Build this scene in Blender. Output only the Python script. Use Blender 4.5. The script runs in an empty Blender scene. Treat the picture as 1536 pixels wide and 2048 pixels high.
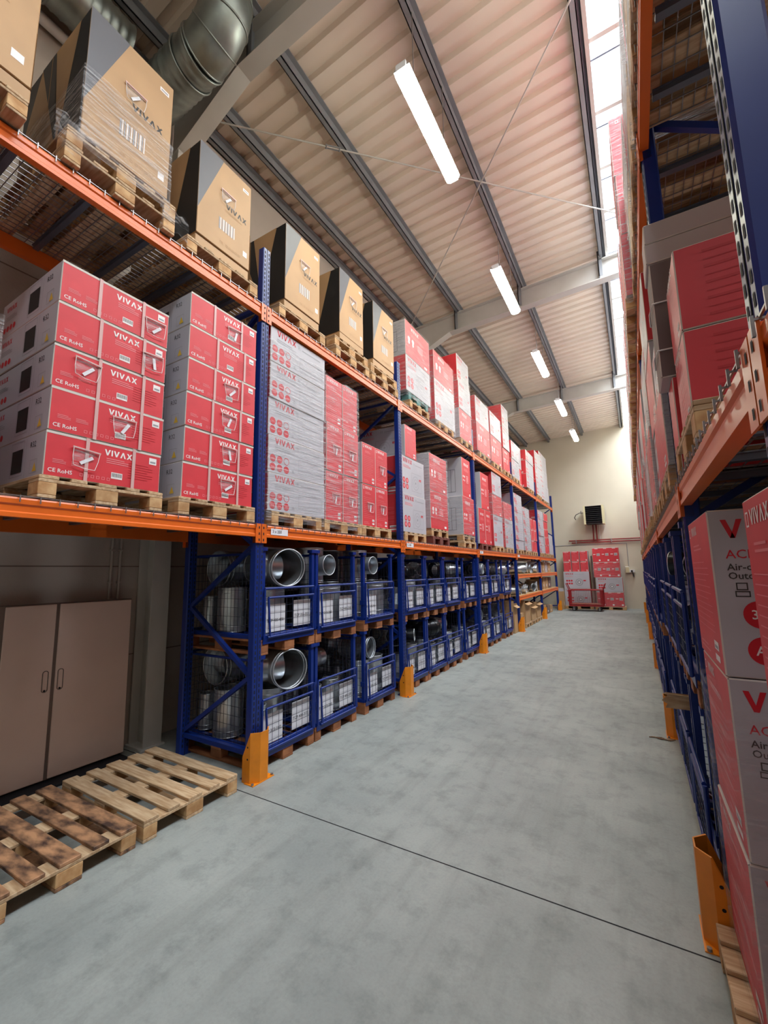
import bpy, math, random
from mathutils import Vector, Matrix
random.seed(7)
PI = math.pi
SC = bpy.context.scene
COL = SC.collection

# ------------------------------------------------------------------ camera
F_PX, PITCH, YAW, ROLL, CAM_H = 844.73, 0.1408, 0.5329, -0.0166, 1.8272
cp, sp, cy_, sy_ = math.cos(PITCH), math.sin(PITCH), math.cos(YAW), math.sin(YAW)
Fw = Vector((-sy_*cp, cy_*cp, sp)); R0 = Vector((cy_, sy_, 0)); U0 = R0.cross(Fw)
Rt = math.cos(ROLL)*R0 + math.sin(ROLL)*U0
Up = -math.sin(ROLL)*R0 + math.cos(ROLL)*U0
cam_d = bpy.data.cameras.new('camera'); cam = bpy.data.objects.new('camera', cam_d); COL.objects.link(cam)
cam_d.sensor_fit = 'HORIZONTAL'; cam_d.sensor_width = 36; cam_d.lens = F_PX*36/1536
cam_d.clip_start = 0.02; cam_d.clip_end = 200
m = Matrix.Identity(4)
for i in range(3):
    m[i][0], m[i][1], m[i][2] = Rt[i], Up[i], -Fw[i]
m[2][3] = CAM_H
cam.matrix_world = m
SC.camera = cam

# ------------------------------------------------------------------ light and exposure
SC.view_settings.view_transform = 'Standard'; SC.view_settings.look = 'None'
SC.view_settings.gamma = 1; SC.view_settings.use_curve_mapping = False
SC.view_settings.exposure = 0.4
w = bpy.data.worlds.new('sky'); SC.world = w; w.use_nodes = True
w.node_tree.nodes['Background'].inputs[0].default_value = (0.86, 0.93, 1, 1)
w.node_tree.nodes['Background'].inputs[1].default_value = 3.0
SKY_POWER, LAMP_EMIT = 3100, 42

def area(name, loc, rot, sx, sy, power, col):
    l = bpy.data.lights.new(name, 'AREA'); l.shape = 'RECTANGLE'; l.size = sx; l.size_y = sy
    l.energy = power; l.color = col
    o = bpy.data.objects.new(name, l); o.location = loc; o.rotation_euler = rot; COL.objects.link(o); return o
area('skylight_daylight', (0.85, 9.75, 9.3), (0, 0, 0), 2.3, 26, SKY_POWER, (0.97, 0.99, 1.0))
try:
    SC.cycles.max_bounces = 8; SC.cycles.diffuse_bounces = 5; SC.cycles.glossy_bounces = 3
    SC.cycles.transparent_max_bounces = 14; SC.cycles.transmission_bounces = 3
    SC.cycles.caustics_reflective = False; SC.cycles.caustics_refractive = False
    SC.cycles.sample_clamp_indirect = 6; SC.cycles.use_light_tree = True
except Exception: pass

# ------------------------------------------------------------------ materials
MATS = {}
def lin(c):
    return tuple(((v/255)/12.92 if v/255 <= .04045 else (((v/255)+.055)/1.055)**2.4) for v in c)
def mat(name, rgb, rough=0.6, metal=0.0, var=0.0, vscale=3.0, stretch=(1, 1, 1), bump=0.0, bscale=40, rnd=0.0, rgb2=None, spec=None, detail=3):
    M = bpy.data.materials.new(name); M.use_nodes = True; MATS[name] = M
    nt = M.node_tree; N = nt.nodes; L = nt.links; b = N['Principled BSDF']
    c = lin(rgb); b.inputs['Base Color'].default_value = (*c, 1)
    b.inputs['Roughness'].default_value = rough; b.inputs['Metallic'].default_value = metal
    if spec is not None: b.inputs['Specular IOR Level'].default_value = spec
    if var or bump or rnd or rgb2:
        tc = N.new('ShaderNodeTexCoord'); mp = N.new('ShaderNodeMapping'); L.new(tc.outputs['Object'], mp.inputs[0])
        mp.inputs['Scale'].default_value = stretch
    if var or rgb2:
        nz = N.new('ShaderNodeTexNoise'); nz.inputs['Scale'].default_value = vscale; nz.inputs['Detail'].default_value = detail
        L.new(mp.outputs[0], nz.inputs['Vector'])
        rp = N.new('ShaderNodeValToRGB'); L.new(nz.outputs['Fac'], rp.inputs[0])
        if rgb2: c2 = lin(rgb2)
        else: c2 = tuple(v*(1-var) for v in c); c = tuple(min(1, v*(1+var*.6)) for v in c)
        rp.color_ramp.elements[0].position = .35; rp.color_ramp.elements[1].position = .65
        rp.color_ramp.elements[0].color = (*c2, 1); rp.color_ramp.elements[1].color = (*c, 1)
        out = rp.outputs[0]
        if rnd:
            oi = N.new('ShaderNodeObjectInfo'); mr = N.new('ShaderNodeMapRange'); L.new(oi.outputs['Random'], mr.inputs[0])
            mr.inputs[3].default_value = 1-rnd; mr.inputs[4].default_value = 1+rnd*.4
            hs = N.new('ShaderNodeHueSaturation'); L.new(out, hs.inputs['Color']); L.new(mr.outputs[0], hs.inputs['Value']); out = hs.outputs[0]
            va = N.new('ShaderNodeVectorMath'); va.operation = 'ADD'; L.new(tc.outputs['Object'], va.inputs[0]); L.new(oi.outputs['Random'], va.inputs[1])
            L.new(va.outputs[0], mp.inputs[0])
        L.new(out, b.inputs['Base Color'])
    if bump:
        n2 = N.new('ShaderNodeTexNoise'); n2.inputs['Scale'].default_value = bscale; L.new(mp.outputs[0], n2.inputs['Vector'])
        bp = N.new('ShaderNodeBump'); bp.inputs['Strength'].default_value = bump; bp.inputs['Distance'].default_value = .01
        L.new(n2.outputs['Fac'], bp.inputs['Height']); L.new(bp.outputs[0], b.inputs['Normal'])
    return M
mat('red_card', (206, 52, 62), .5, var=.08, vscale=4)
mat('deep_red_card', (176, 20, 34), .45, var=.06)
mat('white_card', (180, 178, 186), .5, var=.05, vscale=2)
mat('edge_card', (205, 198, 190), .6)
mat('kraft', (186, 148, 106), .6, var=.07, vscale=3, rnd=.06)
mat('kraft_edge', (170, 132, 92), .7)
mat('slate_print', (92, 92, 98), .5, var=.05)
mat('black_print', (26, 26, 28), .5)
mat('streak_ink', (186, 36, 46), .5)
mat('grey_ink', (150, 150, 156), .6)
mat('dark_ink', (60, 56, 54), .6)
mat('pink_ink', (226, 128, 134), .55)
mat('white_ink', (232, 226, 226), .5)
mat('red_ink', (196, 28, 44), .5)
mat('yellow_ink', (220, 180, 60), .5)
mat('taupe_card', (112, 94, 92), .7, var=.05)
mat('pale_card', (182, 170, 170), .7, var=.04)
mat('strap_plastic', (208, 168, 166), .4)
mat('wood', (202, 174, 140), .75, vscale=5, stretch=(1, 9, 9), rgb2=(170, 136, 100), rnd=.22)
mat('wood_block', (206, 168, 122), .8, vscale=14, rgb2=(176, 130, 84), rnd=.18)
mat('wood_stained', (176, 130, 94), .7, vscale=3.2, stretch=(2.2, 5, 5), rgb2=(62, 42, 34), rnd=.1, detail=5)
mat('wood_teal', (84, 134, 132), .7, var=.15)
mat('wood_orange', (170, 110, 70), .75, vscale=6, rgb2=(132, 80, 48), rnd=.15)
mat('wood_brown', (110, 56, 46), .75, var=.2)
mat('blue_paint', (12, 42, 120), .35, var=.08)
mat('orange_paint', (222, 104, 34), .32, var=.06)
mat('guard_paint', (222, 132, 22), .4, var=.1, vscale=8)
mat('slot_dark', (10, 12, 22), .8)
mat('wire_steel', (150, 148, 150), .4, metal=.8)
mat('cage_wire', (70, 76, 96), .4, metal=.6)
mat('channel_steel', (112, 116, 128), .4, metal=.7)
mat('galvanised', (204, 210, 216), .3, metal=.82, var=.16, vscale=6, bump=.06, bscale=9)
mat('galvanised_dull', (150, 158, 156), .38, metal=.85, var=.18, vscale=5)
mat('black_metal', (26, 28, 32), .3, metal=.5)
mat('roof_steel', (230, 218, 204), .55, var=.05, vscale=1.2)
mat('purlin_steel', (132, 136, 142), .5, metal=.0, var=.08)
mat('beam_paint', (192, 190, 186), .5, var=.05)
mat('wall_cream', (206, 198, 180), .85, var=.04, vscale=.8, bump=.15, bscale=60)
mat('wall_grey', (182, 172, 164), .85, var=.07, vscale=1.2, bump=.2, bscale=50)
mat('door_panel', (226, 200, 188), .5, var=.03)
mat('door_edge', (120, 104, 96), .6)
mat('maroon_paint', (138, 22, 30), .35)
mat('pipe_red', (132, 34, 34), .45)
mat('rubber', (22, 22, 24), .6)
mat('heater_cream', (208, 200, 160), .5)
mat('heater_black', (24, 24, 28), .45)
mat('plastic_white', (222, 222, 224), .4)
mat('paper', (224, 224, 230), .7)
mat('mirror_glass', (190, 200, 205), .1)
def emis(name, rgb, s):
    M = bpy.data.materials.new(name); M.use_nodes = True; MATS[name] = M
    b = M.node_tree.nodes['Principled BSDF']; b.inputs['Base Color'].default_value = (.9, .9, .85, 1)
    b.inputs['Emission Color'].default_value = (*lin(rgb), 1); b.inputs['Emission Strength'].default_value = s
emis('lamp_glow', (255, 255, 232), LAMP_EMIT)
# stretch film: mostly clear, with bright slanted streaks
def film(name, base, streak, tilt, scale):
    M = bpy.data.materials.new(name); M.use_nodes = True; MATS[name] = M
    nt = M.node_tree; N = nt.nodes; L = nt.links
    for n in list(N): N.remove(n)
    o = N.new('ShaderNodeOutputMaterial'); tr = N.new('ShaderNodeBsdfTransparent')
    gl = N.new('ShaderNodeBsdfPrincipled'); gl.inputs['Base Color'].default_value = (.62, .62, .65, 1); gl.inputs['Roughness'].default_value = .22
    mx = N.new('ShaderNodeMixShader'); tc = N.new('ShaderNodeTexCoord'); mp = N.new('ShaderNodeMapping')
    mp.inputs['Rotation'].default_value = (tilt, 0, 0); mp.inputs['Scale'].default_value = (2, 1.2, scale)
    nz = N.new('ShaderNodeTexNoise'); nz.inputs['Scale'].default_value = 2.4; nz.inputs['Detail'].default_value = 5; nz.inputs['Roughness'].default_value = .65
    rp = N.new('ShaderNodeMapRange'); rp.inputs[1].default_value = .47; rp.inputs[2].default_value = .7
    rp.inputs[3].default_value = base; rp.inputs[4].default_value = streak
    L.new(tc.outputs['Object'], mp.inputs[0]); L.new(mp.outputs[0], nz.inputs['Vector']); L.new(nz.outputs['Fac'], rp.inputs[0])
    bp = N.new('ShaderNodeBump'); bp.inputs['Strength'].default_value = .5; bp.inputs['Distance'].default_value = .02
    L.new(nz.outputs['Fac'], bp.inputs['Height']); L.new(bp.outputs[0], gl.inputs['Normal'])
    L.new(rp.outputs[0], mx.inputs[0]); L.new(tr.outputs[0], mx.inputs[1]); L.new(gl.outputs[0], mx.inputs[2]); L.new(mx.outputs[0], o.inputs[0])
film('film', .07, .62, .3, 30)
film('film_thin', .04, .4, -.25, 16)
film('pouch_film', .03, .5, .9, 14)
# skylight pane
M = bpy.data.materials.new('skylight_pane'); M.use_nodes = True; MATS['skylight_pane'] = M
N = M.node_tree.nodes; L = M.node_tree.links
for n in list(N): N.remove(n)
o_ = N.new('ShaderNodeOutputMaterial'); t_ = N.new('ShaderNodeBsdfTransparent'); t_.inputs[0].default_value = (.96, .98, 1, 1)
g_ = N.new('ShaderNodeBsdfGlossy'); g_.inputs['Roughness'].default_value = .1; mx = N.new('ShaderNodeMixShader'); mx.inputs[0].default_value = .06
L.new(t_.outputs[0], mx.inputs[1]); L.new(g_.outputs[0], mx.inputs[2]); L.new(mx.outputs[0], o_.inputs[0])
# concrete floor
M = bpy.data.materials.new('concrete'); M.use_nodes = True; MATS['concrete'] = M
N = M.node_tree.nodes; L = M.node_tree.links; b = N['Principled BSDF']
tc = N.new('ShaderNodeTexCoord')
def noise(sc, det, rough=.6, vec=None):
    n = N.new('ShaderNodeTexNoise'); n.inputs['Scale'].default_value = sc; n.inputs['Detail'].default_value = det; n.inputs['Roughness'].default_value = rough
    L.new(vec or tc.outputs['Object'], n.inputs['Vector']); return n
def ramp(src, p0, c0, p1, c1):
    r = N.new('ShaderNodeValToRGB'); L.new(src, r.inputs[0]); r.color_ramp.elements[0].position = p0; r.color_ramp.elements[1].position = p1
    r.color_ramp.elements[0].color = (*c0, 1); r.color_ramp.elements[1].color = (*c1, 1); return r
def mul(a, b_, f):
    q = N.new('ShaderNodeMix'); q.data_type = 'RGBA'; q.blend_type = 'MULTIPLY'; q.inputs[0].default_value = f
    L.new(a, q.inputs[6]); L.new(b_, q.inputs[7]); return q.outputs[2]
n1 = noise(.9, 6); n2 = noise(5, 6, .7); n3 = noise(60, 2)
mp = N.new('ShaderNodeMapping'); mp.inputs['Scale'].default_value = (1, .12, 1); mp.inputs['Rotation'].default_value = (0, 0, .12); L.new(tc.outputs['Object'], mp.inputs[0])
n4 = noise(7, 4, .6, mp.outputs[0])
base = ramp(n1.outputs['Fac'], .32, lin((132, 138, 137)), .68, lin((160, 165, 162)))
a1 = mul(base.outputs[0], ramp(n2.outputs['Fac'], .34, (.5, .52, .52), .5, (1, 1, 1)).outputs[0], .42)
a2 = mul(a1, ramp(n4.outputs['Fac'], .33, (.7, .7, .69), .5, (1, 1, 1)).outputs[0], .45)
a3 = mul(a2, ramp(n3.outputs['Fac'], .3, (.84, .84, .84), .6, (1, 1, 1)).outputs[0], .5)
L.new(a3, b.inputs['Base Color'])
rr = N.new('ShaderNodeMapRange'); L.new(n2.outputs['Fac'], rr.inputs[0]); rr.inputs[3].default_value = .62; rr.inputs[4].default_value = .38; L.new(rr.outputs[0], b.inputs['Roughness'])

# ------------------------------------------------------------------ mesh builder
class MB:
    def __init__(s): s.v = []; s.f = []; s.m = []; s.names = []; s.sm = []
    def mi(s, name):
        if name not in s.names: s.names.append(name)
        return s.names.index(name)
    def poly(s, pts, mt, smooth=False):
        i = len(s.v); s.v += [tuple(p) for p in pts]; s.f.append(tuple(range(i, i+len(pts)))); s.m.append(s.mi(mt)); s.sm.append(smooth)
    def add(s, vs, fs, mt, smooth=False):
        i = len(s.v); s.v += [tuple(p) for p in vs]; k = s.mi(mt)
        for f in fs: s.f.append(tuple(i+j for j in f)); s.m.append(k); s.sm.append(smooth)
    def box(s, x0, x1, y0, y1, z0, z1, mt, M4=None):
        vs = [(x, y, z) for z in (z0, z1) for y in (y0, y1) for x in (x0, x1)]
        if M4: vs = [M4 @ Vector(p) for p in vs]
        s.add(vs, [(0, 2, 3, 1), (4, 5, 7, 6), (0, 1, 5, 4), (2, 6, 7, 3), (0, 4, 6, 2), (1, 3, 7, 5)], mt)
    def cbox(s, x0, x1, y0, y1, z0, z1, c, mts, edge):
        # chamfered box; mts = dict of face materials X+ X- Y+ Y- Z+ Z-
        def F(ax, sgn):
            lo = (x0, y0, z0); hi = (x1, y1, z1)
            p = []
            a, b = [i for i in range(3) if i != ax]
            for u, w_ in ((0, 0), (1, 0), (1, 1), (0, 1)):
                q = [0, 0, 0]; q[ax] = hi[ax] if sgn > 0 else lo[ax]
                q[a] = (hi[a]-c) if u else (lo[a]+c); q[b] = (hi[b]-c) if w_ else (lo[b]+c); p.append(tuple(q))
            if (sgn > 0) == (ax == 1): p.reverse()
            return p
        fc = {}
        for k, (ax, sg) in {'X+': (0, 1), 'X-': (0, -1), 'Y+': (1, 1), 'Y-': (1, -1), 'Z+': (2, 1), 'Z-': (2, -1)}.items():
            fc[k] = F(ax, sg); s.poly(fc[k], mts[k])
        # edges
        def pt(ax, sg, **k): pass
        lo = (x0, y0, z0); hi = (x1, y1, z1)
        def P(ax, sg):  # point on face ax for corner signs sg
            q = [(hi[i]-c if sg[i] > 0 else lo[i]+c) for i in range(3)]; q[ax] = hi[ax] if sg[ax] > 0 else lo[ax]; return tuple(q)
        for a, b in ((0, 1), (0, 2), (1, 2)):
            cax = 3-a-b
            for sa in (-1, 1):
                for sb in (-1, 1):
                    g0 = [0]*3; g1 = [0]*3
                    g0[a] = g1[a] = sa; g0[b] = g1[b] = sb; g0[cax] = -1; g1[cax] = 1
                    q = [P(a, g0), P(a, g1), P(b, g1), P(b, g0)]
                    if (sa*sb > 0) != (cax == 1): q.reverse()
                    s.poly(q, edge)
    def tube(s, a, b, r, n, mt, smooth=True, cap=True, r2=None):
        a = Vector(a); b = Vector(b); d = (b-a)
        if d.length < 1e-6: return
        d.normalize(); t = Vector((0, 0, 1)) if abs(d.z) < .9 else Vector((1, 0, 0))
        u = d.cross(t).normalized(); w_ = d.cross(u); r2 = r if r2 is None else r2
        vs = []
        off = PI/4 if n == 4 else 0
        for c, rr_ in ((a, r), (b, r2)):
            for i in range(n):
                th = 2*PI*i/n+off; vs.append(c+(u*math.cos(th)+w_*math.sin(th))*rr_)
        fs = [(i, (i+1) % n, n+(i+1) % n, n+i) for i in range(n)]
        s.add(vs, fs, mt, smooth and n > 4)
        if cap:
            s.add(vs[:n], [tuple(range(n-1, -1, -1))], mt); s.add(vs[n:], [tuple(range(n))], mt)
    def path(s, pts, r, n, mt, rfun=None, closed=False):
        pts = [Vector(p) for p in pts]; vs = []; k = len(pts); prev = None
        for j, p in enumerate(pts):
            d = (pts[min(j+1, k-1)]-pts[max(j-1, 0)]).normalized()
            if prev is None:
                t = Vector((0, 0, 1)) if abs(d.z) < .9 else Vector((0, 1, 0)); u = d.cross(t).normalized()
            else: u = (prev-d*prev.dot(d)).normalized()
            prev = u; w_ = d.cross(u); rr_ = rfun(j) if rfun else r
            for i in range(n): th = 2*PI*i/n; vs.append(p+(u*math.cos(th)+w_*math.sin(th))*rr_)
        fs = [(j*n+i, j*n+(i+1) % n, (j+1)*n+(i+1) % n, (j+1)*n+i) for j in range(k-1) for i in range(n)]
        s.add(vs, fs, mt, True)
    def ring(s, c, axis, R, r, mt, n=28, k=6):
        c = Vector(c); d = Vector(axis).normalized(); t = Vector((0, 0, 1)) if abs(d.z) < .9 else Vector((1, 0, 0))
        u = d.cross(t).normalized(); w_ = d.cross(u); vs = []
        for i in range(n):
            th = 2*PI*i/n; e = u*math.cos(th)+w_*math.sin(th)
            for j in range(k): ph = 2*PI*j/k; vs.append(c+e*(R+r*math.cos(ph))+d*r*math.sin(ph))
        s.add(vs, [(i*k+j, ((i+1) % n)*k+j, ((i+1) % n)*k+(j+1) % k, i*k+(j+1) % k) for i in range(n) for j in range(k)], mt, True)
    def mesh(s, name):
        me = bpy.data.meshes.new(name); me.from_pydata(s.v, [], s.f)
        for n in s.names: me.materials.append(MATS[n])
        me.polygons.foreach_set('material_index', s.m); me.polygons.foreach_set('use_smooth', s.sm); me.update(); return me
    def obj(s, name, parent=None, loc=None, rot=None):
        return inst(name, s.mesh(name), parent, loc, rot)
def inst(name, me, parent=None, loc=None, rot=None):
    o = bpy.data.objects.new(name, me); COL.objects.link(o)
    if parent: o.parent = parent
    if loc: o.location = loc
    if rot is not None: o.rotation_euler = rot if not isinstance(rot, (int, float)) else (0, 0, rot)
    return o
def tag(o, label, cat, group=None):
    o['label'] = label; o['category'] = cat
    if group: o['group'] = group
    return o
def thing(name, label, cat, loc=(0, 0, 0), rz=0, group=None):
    o = bpy.data.objects.new(name, None); o.empty_display_size = .1; COL.objects.link(o); o.location = loc; o.rotation_euler = (0, 0, rz)
    return tag(o, label, cat, group)
def struct(o): o['kind'] = 'structure'; return o
def copy_thing(src, label, loc, rz=0, group=None):
    r = src.copy(); COL.objects.link(r); r.location = loc; r.rotation_euler = (0, 0, rz); r['label'] = label
    if group: r['group'] = group
    for ch in src.children:
        c = ch.copy(); COL.objects.link(c); c.parent = r
        for g in ch.children:
            d = g.copy(); COL.objects.link(d); d.parent = c
    return r

# ------------------------------------------------------------------ lettering
GL = {}
def glyphs(txt, bold=0.0):
    k = (txt, bold)
    if k in GL: return GL[k]
    cu = bpy.data.curves.new('t', 'FONT'); cu.body = txt; cu.size = 1; cu.offset = bold; cu.resolution_u = 2
    o = bpy.data.objects.new('t', cu); COL.objects.link(o); bpy.context.view_layer.update()
    me = bpy.data.meshes.new_from_object(o); vs = [(v.co.x, v.co.y) for v in me.vertices]; fs = [tuple(p.vertices) for p in me.polygons]
    bpy.data.objects.remove(o); bpy.data.curves.remove(cu); bpy.data.meshes.remove(me)
    wd = max([v[0] for v in vs] or [1]); GL[k] = (vs, fs, wd); return GL[k]
def logo():
    out = []; x = 0
    V1 = [(0, 1), (.25, 1), (.58, 0), (.36, 0)][::-1]; V2 = [(.69, 1), (.94, 1), (.58, 0), (.36, 0)][::-1]
    A1 = [(0, 0), (.25, 0), (.58, 1), (.36, 1)]; A2 = [(.69, 0), (.94, 0), (.58, 1), (.36, 1)]
    X1 = [(0, 1), (.27, 1), (.94, 0), (.67, 0)][::-1]; X2 = [(0, 0), (.27, 0), (.94, 1), (.67, 1)]
    for g, wd in (([V1, V2], .94), ([[(0, 0), (.23, 0), (.23, 1), (0, 1)]], .23), ([V1, V2], .94), ([A1, A2], .94), ([X1, X2], .94)):
        for p in g: out.append([(a+x, b) for a, b in p])
        x += wd+.13
    return out, x-.13
LOGO, LOGO_W = logo()
class Face:
    """a flat side of a box: o = lower-left corner seen from outside, u right, v up"""
    def __init__(s, mb, o, u, v, W, H):
        s.mb = mb; s.o = Vector(o); s.u = Vector(u); s.v = Vector(v); s.n = s.u.cross(s.v); s.W = W; s.H = H; s.k = 0
    def p(s, x, y, e=.0012): return s.o+s.u*x+s.v*y+s.n*e
    def rect(s, x, y, w_, h, mt, e=.0012): s.mb.poly([s.p(x, y, e), s.p(x+w_, y, e), s.p(x+w_, y+h, e), s.p(x, y+h, e)], mt)
    def pol(s, pts, mt, e=.0012): s.mb.poly([s.p(a, b, e) for a, b in pts], mt)
    def disc(s, x, y, r, mt, n=16, e=.0012): s.pol([(x+r*math.cos(2*PI*i/n), y+r*math.sin(2*PI*i/n)) for i in range(n)], mt, e)
    def ringp(s, x, y, r, t, mt, n=24, e=.0012):
        for i in range(n):
            a, b = 2*PI*i/n, 2*PI*(i+1)/n
            s.pol([(x+r*math.cos(a), y+r*math.sin(a)), (x+r*math.cos(b), y+r*math.sin(b)), (x+(r-t)*math.cos(b), y+(r-t)*math.sin(b)), (x+(r-t)*math.cos(a), y+(r-t)*math.sin(a))][::-1], mt, e)
    def frame(s, x, y, w_, h, t, mt):
        s.rect(x, y, w_, t, mt); s.rect(x, y+h-t, w_, t, mt); s.rect(x, y+t, t, h-2*t, mt); s.rect(x+w_-t, y+t, t, h-2*t, mt)
    def text(s, x, y, h, txt, mt, bold=.0, e=.0012):
        vs, fs, wd = glyphs(txt, bold); s.mb.add([s.p(x+a*h, y+b*h, e) for a, b in vs], fs, mt); return wd*h
    def logo(s, x, y, h, mt, e=.0012):
        for g in LOGO: s.pol([(x+a*h, y+b*h) for a, b in g], mt, e)
        return LOGO_W*h
    def lines(s, x, y, w_, n, mt, h=.006, gap=.014):
        for i in range(n): s.rect(x, y-i*gap, w_*(1 if i % 3 else .8), h, mt)
def d_red_strap(f):
    W, H = f.W, f.H
    f.rect(0, H-.016, W, .016, 'edge_card')
    f.logo(W*.46, H-.085, .042, 'white_ink'); f.lines(W*.48, H-.11, W*.2, 3, 'pink_ink')
    f.text(W*.03, .03, .036, 'CE RoHS', 'white_ink', .01)
    for i in range(6): f.frame(W*(.27+.045*i), .03, .02, .02, .003, 'pink_ink')
    for a in (.06, .2): f.lines(W*a, H*.38, W*.1, 3, 'pink_ink', .004, .01)
    f.lines(W*.68, H*.62, W*.24, 7, 'deep_red_card', .003, .018)
    f.rect(W*.88, H-.085, W*.075, .05, 'white_ink'); f.rect(W*.89, H-.075, W*.055, .014, 'grey_ink', .0018)
    f.rect(W*.53, .05, W*.1, .045, 'white_ink')
    for i in range(9): f.rect(W*.537+i*W*.0102, .062, W*.005, .028, 'dark_ink', .0018)
def d_r32(f):
    W, H = f.W, f.H
    f.text(W*.78, H*.7, .055, 'R32', 'dark_ink')
    f.rect(W*.5, H*.2, .17, .16, 'black_print'); f.frame(W*.485, H*.12, .2, .24, .004, 'grey_ink'); f.rect(W*.72, .01, .003, H-.02, 'grey_ink')
    f.pol([(W*.84, .04), (W*.9, .04), (W*.87, .1)], 'yellow_ink'); f.frame(W*.8, .03, .1, .09, .003, 'grey_ink')
    for i in range(4): f.disc(W*(.07+.06*i), H*.22, .024, 'red_ink')
    f.logo(W*.08, H*.7, .04, 'red_ink'); f.lines(W*.08, H*.55, .2, 3, 'grey_ink')
def d_white_unit(f):
    W, H = f.W, f.H; s = min(W, H*1.3)
    f.logo(W*.07, H*.84, .075*s/.85, 'red_ink'); f.text(W*.52, H*.84, .07, 'H', 'grey_ink'); f.rect(W*.6, H*.855, W*.3, .012, 'grey_ink')
    f.lines(W*.07, H*.76, W*.32, 3, 'pink_ink', .007, .018)
    for i in range(2):
        for j in range(2):
            f.disc(W*(.1+.13*i), H*(.2+.16*j), .048*s/.85, 'red_ink'); f.disc(W*(.1+.13*i), H*(.2+.16*j), .03*s/.85, 'pink_ink', 16, .0018)
    f.frame(W*.42, H*.12, W*.44, H*.5, .005, 'grey_ink'); f.ringp(W*.6, H*.36, H*.19, .006, 'grey_ink'); f.ringp(W*.6, H*.36, H*.11, .005, 'grey_ink'); f.disc(W*.6, H*.36, .02, 'grey_ink')
    f.rect(W*.76, H*.45, W*.09, H*.06, 'red_ink'); f.text(W*.775, H*.465, .022, 'VIVAX', 'white_ink', 0, .002)
def d_white_indoor(f):
    W, H = f.W, f.H
    f.logo(W*.1, H*.79, .066, 'red_ink'); f.lines(W*.1, H*.69, W*.32, 2, 'grey_ink', .008, .022); f.text(W*.46, H*.78, .07, 'R', 'grey_ink'); f.rect(W*.54, H*.8, W*.36, .012, 'grey_ink')
    for i in range(3):
        for j in range(2):
            x, y = W*(.07+.11*i), H*(.16+.23*j)
            if i == 2 and j == 1: f.ringp(x, y, .041, .007, 'red_ink')
            else: f.disc(x, y, .041, 'red_ink'); f.rect(x-.022, y-.004, .044, .008, 'pink_ink', .0018)
    f.pol([(W*.38, H*.12), (W*.43, H*.12), (W*.405, H*.22)], 'grey_ink'); f.frame(W*.5, H*.16, W*.44, H*.4, .004, 'grey_ink'); f.rect(W*.5, H*.25, W*.44, .004, 'grey_ink')
def d_red_small(f):
    W, H = f.W, f.H
    f.frame(W*.07, H*.88, .03, .04, .005, 'white_ink'); f.logo(W*.2, H*.885, min(.04, W*.13), 'white_ink')
    f.lines(W*.22, H*.8, W*.4, 2, 'pink_ink', .007, .018); f.lines(W*.1, H*.68, W*.72, 12, 'pink_ink', .003, .026)
    f.rect(W*.72, H*.12, W*.16, H*.055, 'white_ink'); f.rect(W*.74, H*.13, W*.12, H*.02, 'grey_ink', .0018)
    f.rect(W*.72, H*.05, W*.16, H*.04, 'white_ink'); f.lines(W*.1, H*.09, W*.4, 2, 'pink_ink', .006, .02)
def d_red_big(f):
    W, H = f.W, f.H
    f.logo(W*.22, H*.8, min(.07, W*.12), 'white_ink'); f.lines(W*.24, H*.72, W*.5, 3, 'pink_ink', .008, .022)
    for a in (.14, .3): f.disc(W*a, H*.52, W*.045, 'white_ink'); f.disc(W*a, H*.42, W*.035, 'white_ink')
    f.frame(W*.5, H*.38, W*.2, H*.18, .008, 'white_ink'); f.rect(W*.53, H*.41, W*.14, H*.12, 'pink_ink')
    f.lines(W*.08, H*.3, W*.84, 7, 'pink_ink', .003, .024); f.rect(W*.76, H*.05, W*.12, H*.06, 'white_ink')
def d_compressor(f):
    W, H = f.W, f.H
    f.text(W*.52, H*.86, .08, 'R32', 'dark_ink'); x, y = W*.4, H*.12
    f.frame(x, y, W*.42, H*.58, .007, 'dark_ink')
    for i in range(6): f.rect(x+W*.1, y+H*(.08+.06*i), W*.14, .007, 'dark_ink')
    f.rect(x+W*.02, y+H*.5, W*.12, H*.05, 'red_ink'); f.rect(x+W*.3, y, .007, H*.58, 'dark_ink')
def d_kraft(f):
    W, H = f.W, f.H
    f.pol([(0, H), (0, .26*H), (.42*W, .985*H), (.42*W, H)], 'slate_print')
    f.rect(W*.82, H*.88, W*.12, H*.035, 'white_ink'); f.rect(W*.835, H*.89, W*.09, H*.012, 'grey_ink', .0018)
    f.logo(W*.5, H*.5, .055, 'dark_ink')
    f.lines(W*.48, H*.475, W*.34, 2, 'kraft_edge', .006, .014)
    for i in range(12): f.rect(W*(.38+.026*i), H*.22, W*(.014 if i % 3 else .02), H*.13, 'white_ink' if i % 2 else 'grey_ink')
    f.rect(W*.86, H*.12, W*.08, H*.06, 'white_ink'); f.text(W*.4, H*.07, .035, 'CE', 'kraft_edge')
    for i in range(5): f.frame(W*(.52+.06*i), H*.07, .022, .022, .003, 'kraft_edge')
def d_kraft_side(f):
    W, H = f.W, f.H
    f.pol([(0, H*.42), (W*.28, H), (W*.62, H*.12), (W*.55, 0), (0, 0)], 'kraft'); f.pol([(W*.28, H), (W*.5, H), (W*.62, H*.12)][::-1], 'black_print', .002)
    f.pol([(W*.5, H), (W*.86, H), (W*.64, H*.12)][::-1], 'kraft'); f.rect(W*.44, 0, .012, H, 'kraft_edge', .0026)
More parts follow.
